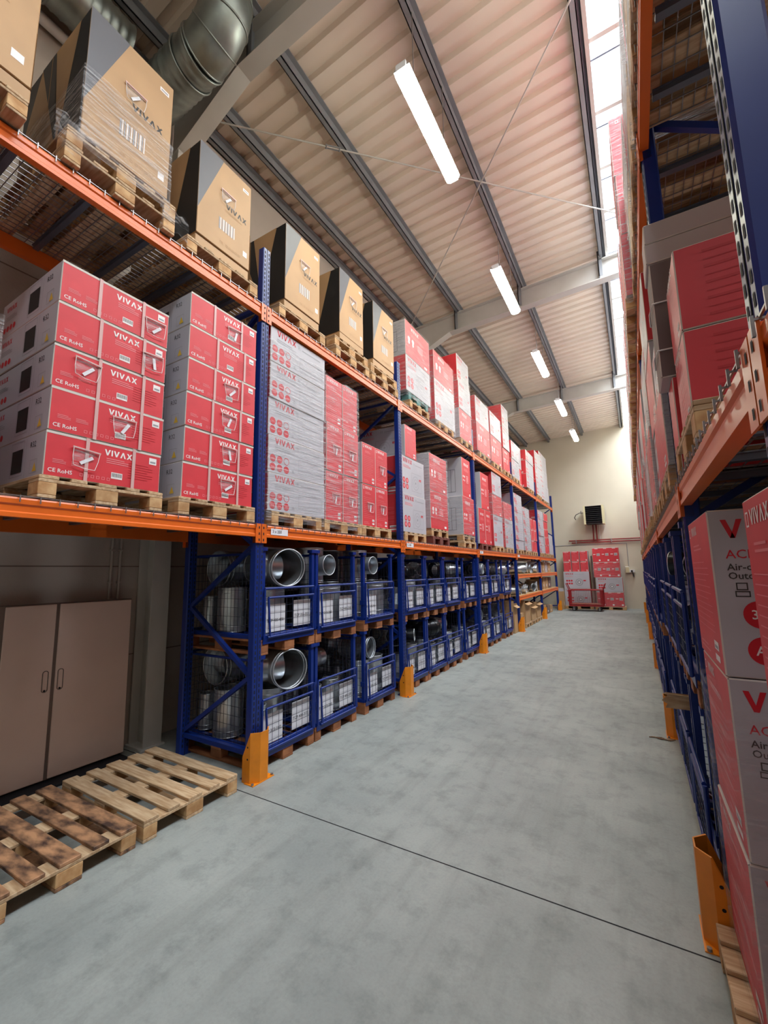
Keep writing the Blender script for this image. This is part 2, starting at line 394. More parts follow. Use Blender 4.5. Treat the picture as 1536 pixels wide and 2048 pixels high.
def d_acp(f):
    W, H = f.W, f.H
    f.logo(.04, H-.112, .072, 'red_ink'); f.text(.045, H-.19, .047, 'ACP', 'red_ink', .004); f.text(.045, H-.235, .036, 'Air-conditioner', 'dark_ink', .012); f.text(.045, H-.268, .036, 'Outdoor unit', 'dark_ink', .012)
    f.frame(.065, H-.31, .035, .028, .004, 'dark_ink'); f.frame(.06, H-.335, .045, .022, .004, 'dark_ink'); f.pol([(.13, H-.335), (.16, H-.335), (.145, H-.305)], 'dark_ink')
    for dz, t in ((.4, '35'), (.53, 'A+')):
        f.disc(.125, H-dz, .05, 'red_ink', 28); f.text(.098, H-dz-.016, .048, t, 'white_ink', .01, .002)
        f.disc(.25, H-dz, .05, 'red_ink', 28)
    f.frame(W*.5, H*.1, W*.4, H*.4, .006, 'grey_ink'); f.ringp(W*.68, H*.29, H*.16, .006, 'grey_ink')
def d_streak(f):
    for i in range(9): f.rect(f.W*.1, f.H*(.1+.095*i), f.W*.85, .005 if i % 2 else .012, 'streak_ink')
def d_end_white(f):
    W, H = f.W, f.H
    f.logo(W*.08, H*.83, .075, 'red_ink'); f.lines(W*.08, H*.74, W*.3, 2, 'pink_ink', .01, .03); f.lines(W*.45, H*.85, W*.45, 1, 'grey_ink', .01)
    for i in range(3):
        for j in range(2): f.disc(W*(.13+.09*i), H*(.3+.17*j), .042, 'red_ink')
    f.disc(W*.6, H*.38, H*.21, 'grey_ink', 28); f.ringp(W*.6, H*.38, H*.15, .01, 'white_ink', e=.002); f.disc(W*.6, H*.38, .03, 'white_ink', 12, .002)
    f.rect(W*.76, H*.44, W*.1, H*.07, 'red_ink')
def d_red_trio(f):
    W, H = f.W, f.H
    for i in range(3):
        x = W*i/3; w3 = W/3
        f.rect(x+w3*.3, H*.93, w3*.36, .02, 'white_ink')
        f.disc(x+w3*.16, H*.55, .02, 'white_ink'); f.disc(x+w3*.3, H*.55, .02, 'white_ink'); f.rect(x+w3*.48, H*.44, w3*.38, H*.18, 'pale_card'); f.rect(x+w3*.53, H*.47, w3*.26, H*.1, 'grey_ink', .0018)
        f.rect(x+w3*.7, H*.08, w3*.2, H*.1, 'white_ink'); f.rect(x+w3-.002, 0, .004, H, 'deep_red_card')
    f.rect(0, H-.015, W, .015, 'white_ink')
DES = dict(strap=d_red_strap, r32=d_r32, unit=d_white_unit, indoor=d_white_indoor, small=d_red_small, big=d_red_big, comp=d_compressor, kraft=d_kraft, kside=d_kraft_side, acp=d_acp, endw=d_end_white, streak=d_streak, trio=d_red_trio)
CM = {}
def carton_mesh(W, D, H, front, side, cols=('red_card', 'white_card', 'white_card'), edge='edge_card'):
    """front/back along x, W wide along y; cols = front, sides, top"""
    key = (round(W, 3), round(D, 3), round(H, 3), front, side, cols, edge)
    if key in CM: return CM[key]
    mb = MB()
    mb.cbox(-D/2, D/2, -W/2, W/2, 0, H, .005, {'X+': cols[0], 'X-': cols[0], 'Y+': cols[1], 'Y-': cols[1], 'Z+': cols[2], 'Z-': 'kraft_edge' if 'kraft' in cols[0] else 'pale_card'}, edge)
    fs = {'F': Face(mb, (D/2, -W/2, 0), (0, 1, 0), (0, 0, 1), W, H), 'N': Face(mb, (-D/2, -W/2, 0), (1, 0, 0), (0, 0, 1), D, H), 'S': Face(mb, (D/2, W/2, 0), (-1, 0, 0), (0, 0, 1), D, H)}
    if front: DES[front](fs['F'])
    if side: DES[side](fs['N']); DES[side](fs['S'])
    CM[key] = mb.mesh('carton'); return CM[key]

# ------------------------------------------------------------------ room
YE, YB, XW, XRW = 22.4, -6.0, -4.95, 1.95
def zr(x): return 8.42+.05*min(x, 0)      # underside of the purlins
mb = MB(); mb.box(XW-.3, XRW+.2, YB-.3, YE+.2, -.15, 0, 'concrete'); fl = struct(mb.obj('floor'))
mb = MB(); mb.box(-4.9, 1.9, 2.708, 2.716, .0003, .0012, 'slot_dark')
struct(mb.obj('trim_1'))
def wall_panels(name, x, yA, yB, z1, mt, nrm):
    mb = MB(); mb.box(min(x, x-nrm*.25), max(x, x-nrm*.25), yA, yB, 0, z1, mt)
    for z in (.96, 1.93, 3.35, 4.8, 6.2):
        mb.box(min(x, x+nrm*.003), max(x, x+nrm*.003), yA, yB, z, z+.012, 'door_edge')
    return struct(mb.obj(name))
wall_panels('wall_left', XW, YB, YE, 8.5, 'wall_grey', 1)
wall_panels('wall_right', XRW, YB, YE, 9.2, 'wall_cream', -1)
mb = MB(); mb.box(XW-.2, XRW+.2, YE, YE+.25, 0, 9.2, 'wall_cream'); struct(mb.obj('wall_far'))
mb = MB()
mb.box(XW-.2, XRW+.2, YB-.25, YB, 0, 9.2, 'wall_cream'); struct(mb.obj('wall_near'))
# corrugated roof: ribs run down the slope (along x)
def corr(name, xa, xb, za, zb):
    mb = MB(); y = YB; P = .27; d = .06
    prof = []
    while y < YE:
        prof += [(y, 0), (y+P*.5, 0), (y+P*.6, d), (y+P*.9, d)]; y += P
    prof.append((y, 0))
    vs = [(xa, p[0], za+p[1]) for p in prof]+[(xb, p[0], zb+p[1]) for p in prof]; n = len(prof)
    mb.add(vs, [(i, i+1, n+i+1, n+i) for i in range(n-1)], 'roof_steel')
    return struct(mb.obj(name))
corr('ceiling', XW-.1, .02, zr(XW)+.16, zr(0)+.16)
mb = MB(); mb.box(.0, 1.72, YB, -3.0, zr(0)+.17, zr(0)+.21, 'roof_steel'); struct(mb.obj('ceiling'))  # unseen roof cover, added to cut off skylight daylight behind the camera
corr('ceiling', 1.72, XRW+.1, zr(0)+.2, zr(0)+.19)
# skylight strip: frame bars and panes
mb = MB(); zs = zr(0)+.17
mb.box(.0, .05, -3.0, YE, zs-.15, zs+.06, 'beam_paint'); mb.box(1.66, 1.72, -3.0, YE, zs-.15, zs+.06, 'beam_paint')
y = -2.9; k = 0
while y < YE:
    if k % 2: mb.box(.05, 1.66, y, y+.025, zs-.02, zs+.03, 'channel_steel')
    else: mb.box(.05, 1.66, y, y+.06, zs-.06, zs+.03, 'beam_paint')
    y += .3 if k % 2 == 0 else .72; k += 1
win = struct(mb.obj('window_1')); mb = MB(); mb.box(.05, 1.66, -3.0, YE, zs+.032, zs+.038, 'skylight_pane'); mb.obj('pane', win)
# purlins, rafters and columns (steel structure)
def zsec(x, y0, y1, zb, h=.15, wd=.07, t=.012):
    mb = MB(); mb.box(x-wd, x+t, y0, y1, zb, zb+t, 'purlin_steel'); mb.box(x, x+t, y0, y1, zb, zb+h, 'purlin_steel'); mb.box(x, x+wd, y0, y1, zb+h-t, zb+h, 'purlin_steel'); mb.box(x-wd, x-wd+t, y0, y1, zb, zb+.03, 'purlin_steel')
    return struct(mb.obj('trim_%d' % NT()))
_t = [1]
def NT(): _t[0] += 1; return _t[0]
for x in (-4.86, -4.42, -3.3, -1.74, -.06): zsec(x, YB, YE, zr(x)+.01)
def rafter(y, box=False):
    mb = MB(); x0, x1 = XW+.02, XRW
    def seg(xa, xb, ba, bb):
        ta, tb = zr(xa), zr(xb)
        for (ya, yb, lo, hi) in ((y-.1, y+.1, 0, .018), (y-.006, y+.006, .018, -.018), (y-.1, y+.1, None, None)):
            if lo is None: q = [(xa, ta-.018, ta), (xb, tb-.018, tb)]
            elif hi > 0: q = [(xa, ba, ba+hi), (xb, bb, bb+hi)]
            else: q = [(xa, ba+lo, ta+hi), (xb, bb+lo, tb+hi)]
            vs = [(xx, yy, zz) for xx, l_, h_ in q for yy in (ya, yb) for zz in (l_, h_)]
            mb.add(vs, [(0, 1, 3, 2), (4, 6, 7, 5), (0, 4, 5, 1), (2, 3, 7, 6), (0, 2, 6, 4), (1, 5, 7, 3)], 'beam_paint')
    seg(x0, -3.55, 7.2, zr(-3.55)-.46); seg(-3.55, x1, zr(-3.55)-.46, zr(x1)-.46)
    for x in (-3.3, -1.74, -.06): mb.box(x-.1, x-.08, y-.1, y+.1, zr(x)-.46, zr(x)+.12, 'purlin_steel'); mb.box(x-.1, x-.02, y-.1, y-.09, zr(x)-.46, zr(x)+.12, 'purlin_steel')
    struct(mb.obj('trim_%d' % NT()))
    mb = MB(); mb.box(-4.93, -4.91, y-.1, y+.1, 0, 7.3, 'beam_paint'); mb.box(-4.66, -4.64, y-.1, y+.1, 0, 7.3, 'beam_paint'); mb.box(-4.91, -4.66, y-.006, y+.006, 0, 7.3, 'beam_paint'); mb.box(-4.94, -4.62, y-.13, y+.13, 0, .02, 'beam_paint'); struct(mb.obj('trim_%d' % NT()))
for y in (-3.6, 2.88, 9.5, 15.95): rafter(y)
# cross bracing rods under the roof with turnbuckle
for i, (a, b) in enumerate((((-4.7, 3.0), (1.35, 9.3)), ((1.35, 3.0), (-4.7, 9.3)))):
    t = thing('brace_rod', ('steel roof bracing rod from near left wall, with turnbuckle' if i == 0 else 'steel roof bracing rod running from skylight side down to far left'), 'rod', (0, 0, 0))
    za, zb = zr(a[0])-.12-.03*i, zr(b[0])-.12-.03*i
    mb = MB(); mb.tube((a[0], a[1], za), (b[0], b[1], zb), .011, 8, 'beam_paint'); mb.obj('rod', t)
    if i == 0:
        A = Vector((a[0], a[1], za)); B = Vector((b[0], b[1], zb)); d = (B-A).normalized(); c = A+(B-A)*.22; s_ = d.cross(Vector((0, 0, 1))).normalized()
        mb = MB()
        for q in (-1, 1): mb.tube(c-d*.11+s_*.025*q, c+d*.11+s_*.025*q, .008, 6, 'purlin_steel')
        for q in (-1, 1): mb.tube(c+d*.1*q-s_*.03, c+d*.1*q+s_*.03, .014, 6, 'purlin_steel')
        mb.obj('turnbuckle', t)

# ------------------------------------------------------------------ ventilation ducts, lamps, pipes
def spiral(mb, pts, r, seg=.022):
    P = [Vector(pts[0])]
    for a, b in zip(pts[:-1], pts[1:]):
        a = Vector(a); b = Vector(b); n = max(1, int((b-a).length/seg))
        for i in range(1, n+1): P.append(a+(b-a)*i/n)
    mb.path(P, r, 36, 'galvanised_dull', rfun=lambda j: r+(.009 if j % 4 == 0 else 0))
t = thing('ventilation_duct', 'large galvanised spiral duct under roof beside the near rafter', 'duct', (0, 0, 0))
DZ, DY, DR = 7.5, 2.38, .25
mb = MB(); spiral(mb, [(-4.5, DY, DZ), (-3.6, DY, DZ)], DR); mb.obj('straight_pipe', t)
mb = MB(); P = []
for k in range(7): a = k/6*PI/2; P.append((-3.6+.36*math.sin(a), DY, DZ+.36*(1-math.cos(a))))
P.append((-3.24, DY, 8.5)); mb.path(P, DR+.006, 36, 'galvanised_dull')
for k in (0, 2, 4, 6): mb.ring(P[k], Vector(P[min(k+1, 7)])-Vector(P[max(k-1, 0)]), DR+.008, .01, 'galvanised_dull')
mb.obj('elbow', t)
for x in (-3.62, -3.82):
    mb = MB(); mb.ring((x, DY, DZ), (1, 0, 0), DR+.012, .012, 'galvanised_dull'); mb.obj('collar', t)
t = thing('ventilation_duct', 'galvanised duct running along the left wall up in the near corner', 'duct')
mb = MB(); spiral(mb, [(-4.52, -2.5, 7.78), (-4.52, 2.0, 7.78)], .25); mb.obj('straight_pipe', t)
for y in (.2, 1.3):
    mb = MB(); mb.ring((-4.52, y, 7.78), (0, 1, 0), .26, .014, 'galvanised_dull'); mb.obj('collar', t)
mb = MB(); mb.tube((-4.86, -2.5, 7.62), (-4.86, 2.4, 7.62), .055, 16, 'plastic_white')
for y in (.6, 1.3, 1.9): mb.ring((-4.86, y, 7.62), (0, 1, 0), .056, .008, 'plastic_white')
tag(mb.obj('wall_pipe'), 'pale round pipe along the left wall below the duct', 'pipe')
lamp0 = None
ords = ['nearest', 'second', 'third', 'fourth', 'farthest']
def lamp(x, y, label):
    t = thing('ceiling_lamp', label, 'lamp', (x, y, 7.2), 0, 'fluorescent tube lamps hung in a row from the roof')
    mb = MB(); n = 10; R = .075
    # tub body: half-round profile, grey-white back
    prof = [(-.07, .05), (-.095, 0), (.095, 0), (.07, .05)]
    for i in range(len(prof)-1):
        a, b = prof[i], prof[i+1]
        mb.poly([(a[0], -.76, a[1]), (b[0], -.76, b[1]), (b[0], .76, b[1]), (a[0], .76, a[1])][::-1], 'plastic_white')
    mb.poly([(-.06, -.76, .05), (.06, -.76, .05), (.06, .76, .05), (-.06, .76, .05)], 'plastic_white')
    for s_ in (-1, 1): mb.box(-.06, .06, s_*.76-.02, s_*.76+.02, -.03, .05, 'plastic_white')
    mb.obj('housing', t)
    mb = MB(); pr = [(-.094, 0), (-.086, -.04), (-.045, -.07), (.045, -.07), (.086, -.04), (.094, 0)]
    for i in range(5):
        a, b = pr[i], pr[i+1]; mb.poly([(a[0], -.74, a[1]), (b[0], -.74, b[1]), (b[0], .74, b[1]), (a[0], .74, a[1])], 'lamp_glow')
    mb.poly([(p[0], -.74, p[1]) for p in pr][::-1], 'lamp_glow'); mb.poly([(p[0], .74, p[1]) for p in pr], 'lamp_glow'); mb.obj('diffuser', t)
    for s_ in (-.45, .45):
        mb = MB(); mb.tube((0, s_, .05), (.0, s_, zr(x)-7.2+.02), .006, 6, 'wire_steel'); mb.obj('hanger', t)
for i, y in enumerate((4.2, 7.75, 11.2, 14.75, 18.25)):
    lamp(-1.72, y, '%s lit fluorescent lamp in the row hanging from the roof' % ords[i])

# heater with pipes on the far wall
t = thing('fan_heater', 'cream warm-air heater with black louvres high on far wall', 'heater', (-1.5, 21.75, 3.88))
mb = MB(); mb.box(-.42, -.34, -.2, .5, -.03, .84, 'heater_cream'); mb.box(.34, .42, -.2, .5, -.03, .84, 'heater_cream'); mb.box(-.34, .34, -.12, .5, -.01, .82, 'heater_black'); mb.obj('housing', t)
for k in range(9):
    mb = MB(); mb.box(-.34, .34, -.05, .05, -.008, .008, 'heater_black' if k % 2 else 'slot_dark', Matrix.Translation((0, -.16, .06+.09*k)) @ Matrix.Rotation(-.6, 4, 'X')); mb.obj('louvre', t)
mb = MB(); mb.path([(-.42, .1, .55), (-.6, .1, .56), (-.78, .12, .48), (-.86, .25, .36), (-.84, .5, .3)], .02, 10, 'wire_steel'); mb.tube((-.55, .1, .5), (-.55, .1, .65), .02, 8, 'wire_steel'); mb.obj('hose', t)
t = thing('heating_pipes', 'dark red pipe runs on far wall below the heater', 'pipes', (0, 0, 0))
for (x0, z0) in ((-2.72, 3.16), (-2.6, 3.06)):
    mb = MB(); mb.tube((x0, 22.3, z0), (1.9, 22.3, z0), .03, 10, 'pipe_red'); mb.obj('pipe', t)
for x in (-1.62, -1.48):
    mb = MB(); mb.tube((x, 22.26, 3.1), (x, 22.26, 3.9), .03, 10, 'pipe_red'); mb.obj('pipe', t)
for x in (-2.4, -.9, .6):
    mb = MB(); mb.box(x-.02, x+.02, 22.26, 22.4, 3.02, 3.2, 'wire_steel'); mb.obj('wall_clamp', t)
mb = MB(); mb.tube((-1.36, 22.3, 3.1), (-1.36, 22.3, 3.9), .012, 8, 'plastic_white'); mb.obj('pipe', t)
t = thing('electric_box', 'white electric socket box on far wall right of the carton stacks', 'box', (-.28, 22.4, 1.72))
mb = MB(); mb.cbox(-.17, .0, -.12, 0, -.12, .16, .01, {k: 'heater_cream' for k in ('X+', 'X-', 'Y+', 'Y-', 'Z+', 'Z-')}, 'plastic_white'); mb.obj('housing', t)
mb = MB(); mb.box(.0, .2, -.12, 0, -.1, .02, 'plastic_white'); mb.box(.05, .12, -.14, -.12, -.09, .0, 'black_print'); mb.obj('switch', t)
mb = MB(); mb.tube((.12, -.1, -.1), (.14, -.12, -.3), .03, 8, 'black_print'); mb.obj('plug', t)
mb = MB(); mb.tube((-3.6, 22.38, 2.95), (-.3, 22.38, 2.95), .012, 6, 'grey_ink'); mb.tube((-.3, 22.38, 2.95), (-.3, 22.38, 1.88), .012, 6, 'grey_ink'); tag(mb.obj('cable_conduit'), 'thin grey cable conduit across the far wall down to socket box', 'conduit')
for k, y in enumerate((2.48, 2.57)):
    mb = MB(); mb.tube((-4.93, y, .0), (-4.93, y, 5), .014, 8, 'wall_grey'); 
    for z in (1.75, 2.1): mb.box(-4.95, -4.91, y-.02, y+.02, z, z+.02, 'wall_grey')
    tag(mb.obj('cable_conduit'), ('left' if k == 0 else 'right')+' one of two thin conduits on wall above the cabinet', 'conduit')

# ------------------------------------------------------------------ racking
XL, XR = -3.135, .245
Z1L, Z2L, Z1R, Z2R = 2.305, 4.62, 2.28, 4.52
def upright_mesh(H, base=0):
    mb = MB(); W2, D2 = .05, .04
    mb.cbox(-D2, D2, -W2, W2, base, H, .008, {k: 'blue_paint' for k in ('X+', 'X-', 'Y+', 'Y-', 'Z+', 'Z-')}, 'blue_paint')
    mb.box(D2, D2+.002, -.003, .003, base, H, 'slot_dark')
    z = .08
    while z < H-.03:
        for y in (-.027, .027): mb.poly([(D2+.001, y-.0075, z), (D2+.001, y+.0075, z), (D2+.001, y+.0065, z+.03), (D2+.001, y-.0065, z+.03)], 'slot_dark'); mb.poly([(-D2-.001, y+.006, z), (-D2-.001, y-.006, z), (-D2-.001, y-.006, z+.026), (-D2-.001, y+.006, z+.026)], 'slot_dark')
        z += .05
    return mb.mesh('upright')
UP = {}
def frame(x, y, side, H, label):
    """side=+1: the front faces +x (left rack); -1: faces -x"""
    t = thing('rack_upright_frame', label, 'rack frame', (x, y, 0), 0 if side > 0 else PI, 'blue upright frames of the pallet racks')
    if H not in UP: UP[H] = upright_mesh(H)
    inst('upright', UP[H], t, (-.04, 0, 0)); inst('upright', UP[H], t, (-1.06, 0, 0))
    nodes = [(-1.02, .25)]; z = .25; k = 0
    while z < H-.75: z += .62; k += 1; nodes.append((-.08 if k % 2 else -1.02, z))
    key = ('b', H)
    if key not in UP:
        L_ = []
        for a, b in zip(nodes[:-1], nodes[1:]):
            mb = MB(); mb.tube((a[0], 0, a[1]), (b[0], 0, b[1]), .028, 4, 'blue_paint'); L_.append(mb.mesh('brace'))
        for zz in (.2, nodes[-1][1]+.05):
            mb = MB(); mb.tube((-1.02, 0, zz), (-.08, 0, zz), .03, 4, 'blue_paint'); L_.append(mb.mesh('brace'))
        UP[key] = L_
        mb = MB(); mb.box(-.1, -.001, -.075, .075, 0, .008, 'blue_paint'); UP[('p', H)] = mb.mesh('foot_plate')
    for me in UP[key]: inst('brace', me, t)
    inst('foot_plate', UP[('p', H)], t); inst('foot_plate', UP[('p', H)], t, (-1.02, 0, 0))
    return t
BM = {}
def beam(x, y0, y1, ztop, face, label, h=.12, tag_txt=None):
    """face=+1 profile faces +x"""
    t = thing('rack_beam', label, 'beam', (x, (y0+y1)/2, ztop-h), 0 if face > 0 else PI, 'orange load beams of the pallet racks')
    Lh = (y1-y0)/2-.05; key = round(Lh, 2), h
    if key not in BM:
        mb = MB(); pr = [(-.05, 0), (0, 0), (.0, .025), (-.008, .034), (-.008, h-.05), (0, h-.04), (0, h-.012), (-.006, h), (-.05, h)]
        n = len(pr); vs = [(a, -Lh, b) for a, b in pr]+[(a, Lh, b) for a, b in pr]
        mb.add(vs, [(i, (i+1) % n, n+(i+1) % n, n+i) for i in range(n)], 'orange_paint'); mb.add(vs[:n], [tuple(range(n-1, -1, -1))], 'orange_paint'); mb.add(vs[n:], [tuple(range(n))], 'orange_paint')
        c = []
        for s_ in (-1, 1):
            q = MB(); ya, yb = sorted((s_*(Lh-.02), s_*(Lh+.045)))
            q.box(.0, .006, ya, yb, -.06, h+.008, 'orange_paint'); q.box(-.06, .0, min(s_*Lh, s_*(Lh+.004)), max(s_*Lh, s_*(Lh+.004)), -.06, h+.008, 'orange_paint')
            for z in (-.03, .03, .09):
                if z < h: q.poly([(.0072, s_*(Lh+.022)-.007, z-.012), (.0072, s_*(Lh+.022)+.007, z-.012), (.0072, s_*(Lh+.022)+.007, z+.012), (.0072, s_*(Lh+.022)-.007, z+.012)], 'slot_dark')
            c.append(q.mesh('connector'))
        BM[key] = (mb.mesh('beam_profile'), c)
    me, cs = BM[key]
    inst('beam_profile', me, t)
    for c in cs: inst('connector', c, t)
    if tag_txt:
        mb = MB(); yy = -Lh+.08
        mb.box(.0005, .002, yy, yy+.24, .03, .095, 'paper'); f = Face(mb, (.002, yy, .03), (0, 1, 0), (0, 0, 1), .24, .065); f.text(.02, .02, .042, tag_txt, 'dark_ink', .01); o = mb.obj('load_sign', t); o['label'] = 'white load sign'
    return t
DK = {}
def deck(x, y0, y1, z, side, label):
    """wire deck plus steel channels lying across the two beams; x = front plane"""
    t = thing('wire_mesh_deck', label, 'mesh deck', (x, (y0+y1)/2, z), 0 if side > 0 else PI, 'wire mesh decks lying on the rack beams')
    Lh = round((y1-y0)/2-.07, 2)
    if Lh not in DK:
        mb = MB(); r = .0034; n = int(2*Lh/.1)
        for i in range(n+1):
            y = -Lh+i*2*Lh/n; mb.tube((-1.08, y, .004), (.013, y, .004), r, 4, 'wire_steel', cap=False); mb.tube((.013, y, .012), (.013, y, -.03), r+.0008, 4, 'wire_steel', cap=False)
        for k in range(20): xx = .0-k*1.08/19; mb.tube((xx, -Lh, .009), (xx, Lh, .009), r, 4, 'wire_steel', cap=False)
        a = mb.mesh('wire_mesh'); ch = []
        m_ = int(round(2*Lh/.45))
        for i in range(m_):
            y = -Lh+(i+.5)*2*Lh/m_; q = MB(); q.box(-1.04, -.07, y-.02, y+.02, -.034, -.002, 'channel_steel'); q.box(-1.04, -.07, y-.03, y+.03, -.006, -.002, 'channel_steel'); ch.append(q.mesh('support_channel'))
        DK[Lh] = (a, ch)
    a, ch = DK[Lh]; inst('wire_mesh', a, t)
    for c in ch: inst('support_channel', c, t)
GD = None
def guard(x, y, side, label):
    global GD
    t = thing('post_guard', label, 'post guard', (x, y, 0), 0 if side > 0 else PI, 'orange guards bolted at the rack posts')
    if GD is None:
        mb = MB(); H = .42
        out = [(-.06, -.11), (.035, -.11), (.095, -.045), (.095, .045), (.035, .11), (-.06, .11)]; th = .007
        def inn(p): return (p[0]-th if p[0] > 0 else p[0], p[1]*(1-th/.11))
        for i in range(5):
            a, b = out[i], out[i+1]; ia, ib = inn(a), inn(b)
            ha = H if a[0] > 0 else H*.5; hb = H if b[0] > 0 else H*.5
            if i in (0, 4):
                # sloping wing
                pa = [(a[0], a[1], 0), (b[0], b[1], 0), (b[0], b[1], hb), (a[0]*.2 if a[0] < 0 else a[0], a[1], H if a[0] > 0 else H*.98), (a[0], a[1], ha)] if i == 0 else None
            mb.add([(a[0], a[1], 0), (b[0], b[1], 0), (b[0], b[1], hb), (a[0], a[1], ha), (ia[0], ia[1], 0), (ib[0], ib[1], 0), (ib[0], ib[1], hb), (ia[0], ia[1], ha)],
                   [(0, 1, 2, 3), (5, 4, 7, 6), (3, 2, 6, 7), (0, 4, 5, 1), (0, 3, 7, 4), (1, 5, 6, 2)], 'guard_paint')
        for z in (.2, .3):
            for sy in (-1, 1):
                p = [(.005+.009*math.cos(2*PI*i/10), sy*.1108, z+.009*math.sin(2*PI*i/10)) for i in range(10)]; mb.poly(p if sy < 0 else p[::-1], 'slot_dark')
        shell = mb.mesh('guard_shell'); mb = MB(); mb.box(-.018, .1, -.125, .125, 0, .006, 'guard_paint')
        for yy in (-.115, .115): mb.tube((.08, yy, .006), (.08, yy, .02), .012, 6, 'wire_steel')
        GD = (shell, mb.mesh('base_plate'))
    inst('guard_shell', GD[0], t); inst('base_plate', GD[1], t)
YPL = [-.77, 2.93, 5.87, 9.57, 13.27, 16.97, 20.67]
YPR = [-2.6, 1.06, 2.87, 5.84, 9.54, 13.24, 16.94, 20.64]
BL = ['near', 'second', 'third', 'fourth', 'fifth', 'farthest']
PN = ['at the camera end beyond the picture', 'beside the two empty pallets', 'second in view', 'third in view', 'fourth in view', 'fifth in view', 'at the far wall']
for i, y in enumerate(YPL):
    frame(XL, y, 1, 5.3 if i < 3 else 5.2, 'blue upright frame of left rack, '+PN[i])
    if i: guard(XL+.02, y, 1, 'orange post guard of left rack, '+PN[i])
RN = ['behind the camera', 'closest to the camera', 'beside the pallet at lower right', 'third from the camera', 'fourth from the camera', 'fifth from the camera', 'sixth from the camera', 'by the far wall']
for i, y in enumerate(YPR):
    frame(XR, y, -1, 5.2, 'blue upright frame of right rack, '+RN[i])
    if i > 1: guard(XR-.02, y, -1, 'orange post guard of right rack, '+RN[i])
for i in range(6):
    y0, y1 = YPL[i], YPL[i+1]
    for z, nm in ((Z1L, 'middle'), (Z2L, 'top')):
        beam(XL+.008, y0, y1, z, 1, 'front orange beam of left rack, %s bay, %s level' % (BL[i], nm), tag_txt={(1, 'middle'): '3 x 350', (2, 'middle'): '3 x 350', (3, 'middle'): '3 x 350', (4, 'middle'): '3 x 350'}.get((i, nm)))
        beam(XL-1.11, y0, y1, z, -1, 'rear orange beam of left rack, %s bay, %s level' % (BL[i], nm))
        deck(XL+.006, y0, y1, z, 1, 'wire mesh deck of left rack, %s bay, %s level' % (BL[i], nm))
    if i >= 4:
        for z, nm in ((1.02, 'lower shelf'),)+(((1.68, 'upper shelf'),)):
            beam(XL+.008, y0, y1, z, 1, 'front orange beam of left rack, %s bay, %s' % (BL[i], nm)); beam(XL-1.11, y0, y1, z, -1, 'rear orange beam of left rack, %s bay, %s' % (BL[i], nm))
            mb = MB(); mb.box(-1.08, 0, y0+.06, y1-.06, .001, .019, 'kraft'); o = mb.obj('shelf_board', None, (XL, 0, z)); tag(o, 'wooden shelf board of left rack, %s bay, %s' % (BL[i], nm), 'shelf')
RB = ['rear', 'near', 'second', 'third', 'fourth', 'fifth', 'farthest']
for i in range(7):
    y0, y1 = YPR[i], YPR[i+1]
    for z, nm in ((Z1R, 'middle'), (Z2R, 'top')):
        if i == 0 and nm == 'middle': pass
        beam(XR-.008, y0, y1, z, -1, 'front orange beam of right rack, %s bay, %s level' % (RB[i], nm))
        beam(XR+1.11, y0, y1, z, 1, 'rear orange beam of right rack, %s bay, %s level' % (RB[i], nm))
        deck(XR-.006, y0, y1, z, -1, 'wire mesh deck of right rack, %s bay, %s level' % (RB[i], nm))

# ------------------------------------------------------------------ pallets
PALM = {}
def pallet_parts(kind):
    if kind in PALM: return PALM[kind]
    wd = {'o': 'wood_orange', 'w': 'wood', 's': 'wood_stained', 't': 'wood_teal', 'b': 'wood_brown'}[kind]; bk = {'o': 'wood_orange', 'w': 'wood_block', 's': 'wood_block', 't': 'wood_teal', 'b': 'wood_brown'}[kind]
    mm = lambda n: {k: n for k in ('X+', 'X-', 'Y+', 'Y-', 'Z+', 'Z-')}
    L_ = []
    def P(name, x, y, z, a, b, c, mt, rz=0, center=True):
        mb = MB(); mb.cbox(-a/2, a/2, -b/2, b/2, 0, c, .003, mm(mt), mt); L_.append((name, mb.mesh(name), (x, y, z), rz))
    for i, (y, wdt) in enumerate(((-.345, .11), (-.175, .095), (0, .12), (.175, .095), (.345, .11))): P('deck_board', 0, y, .122, 1.2, wdt, .022, wd)
    for x in (-.5275, 0, .5275): P('stringer_board', x, 0, .1, .145, .8, .0215, 'wood' if kind == 's' else wd)
    for x in (-.5275, 0, .5275):
        for y, b in ((-.35, .1), (0, .145), (.35, .1)): P('block', x, y, .022, .145, b, .078, bk)
    for y, b in ((-.35, .1), (0, .145), (.35, .1)): P('bottom_board', 0, y, 0, 1.2, b, .0215, wd)
    mb = MB()
    for n, me, l, rz in L_:
        for p in me.polygons: mb.poly([Vector(me.vertices[i].co)+Vector(l) for i in p.vertices], me.materials[p.material_index].name)
    PALM[kind] = (L_, mb.mesh('pallet')); return PALM[kind]
PROTO = {}
def pallet(x, y, z, label, kind='w', rz=0, full=True, group='wooden pallets in the racks'):
    parts, whole = pallet_parts(kind)
    if not full: return tag(inst('wooden_pallet', whole, None, (x, y, z), rz), label, 'pallet', group)
    if kind in PROTO: return copy_thing(PROTO[kind], label, (x, y, z), rz, group)
    t = thing('wooden_pallet', label, 'pallet', (x, y, z), rz, group)
    for n, me, l, r in parts: inst(n, me, t, l)
    PROTO[kind] = t; return t
pallet(-3.68, 1.43, 0, 'nearer empty pallet on floor at left with dark stained boards', 's', .02, group='empty pallets on the floor')
pallet(-3.68, 2.29, 0, 'empty clean pallet on floor between stained pallet and blue post', 'w', -.005, group='empty pallets on the floor')
pallet(.78, 2.35, 0, 'pallet on floor at lower right under the red carton stack', 'w', PI/2*0, group='empty pallets on the floor')
pallet(.78, 1.545, 0, 'pallet on floor under the cartons nearest the camera, right', 'w', 0, group='empty pallets on the floor')

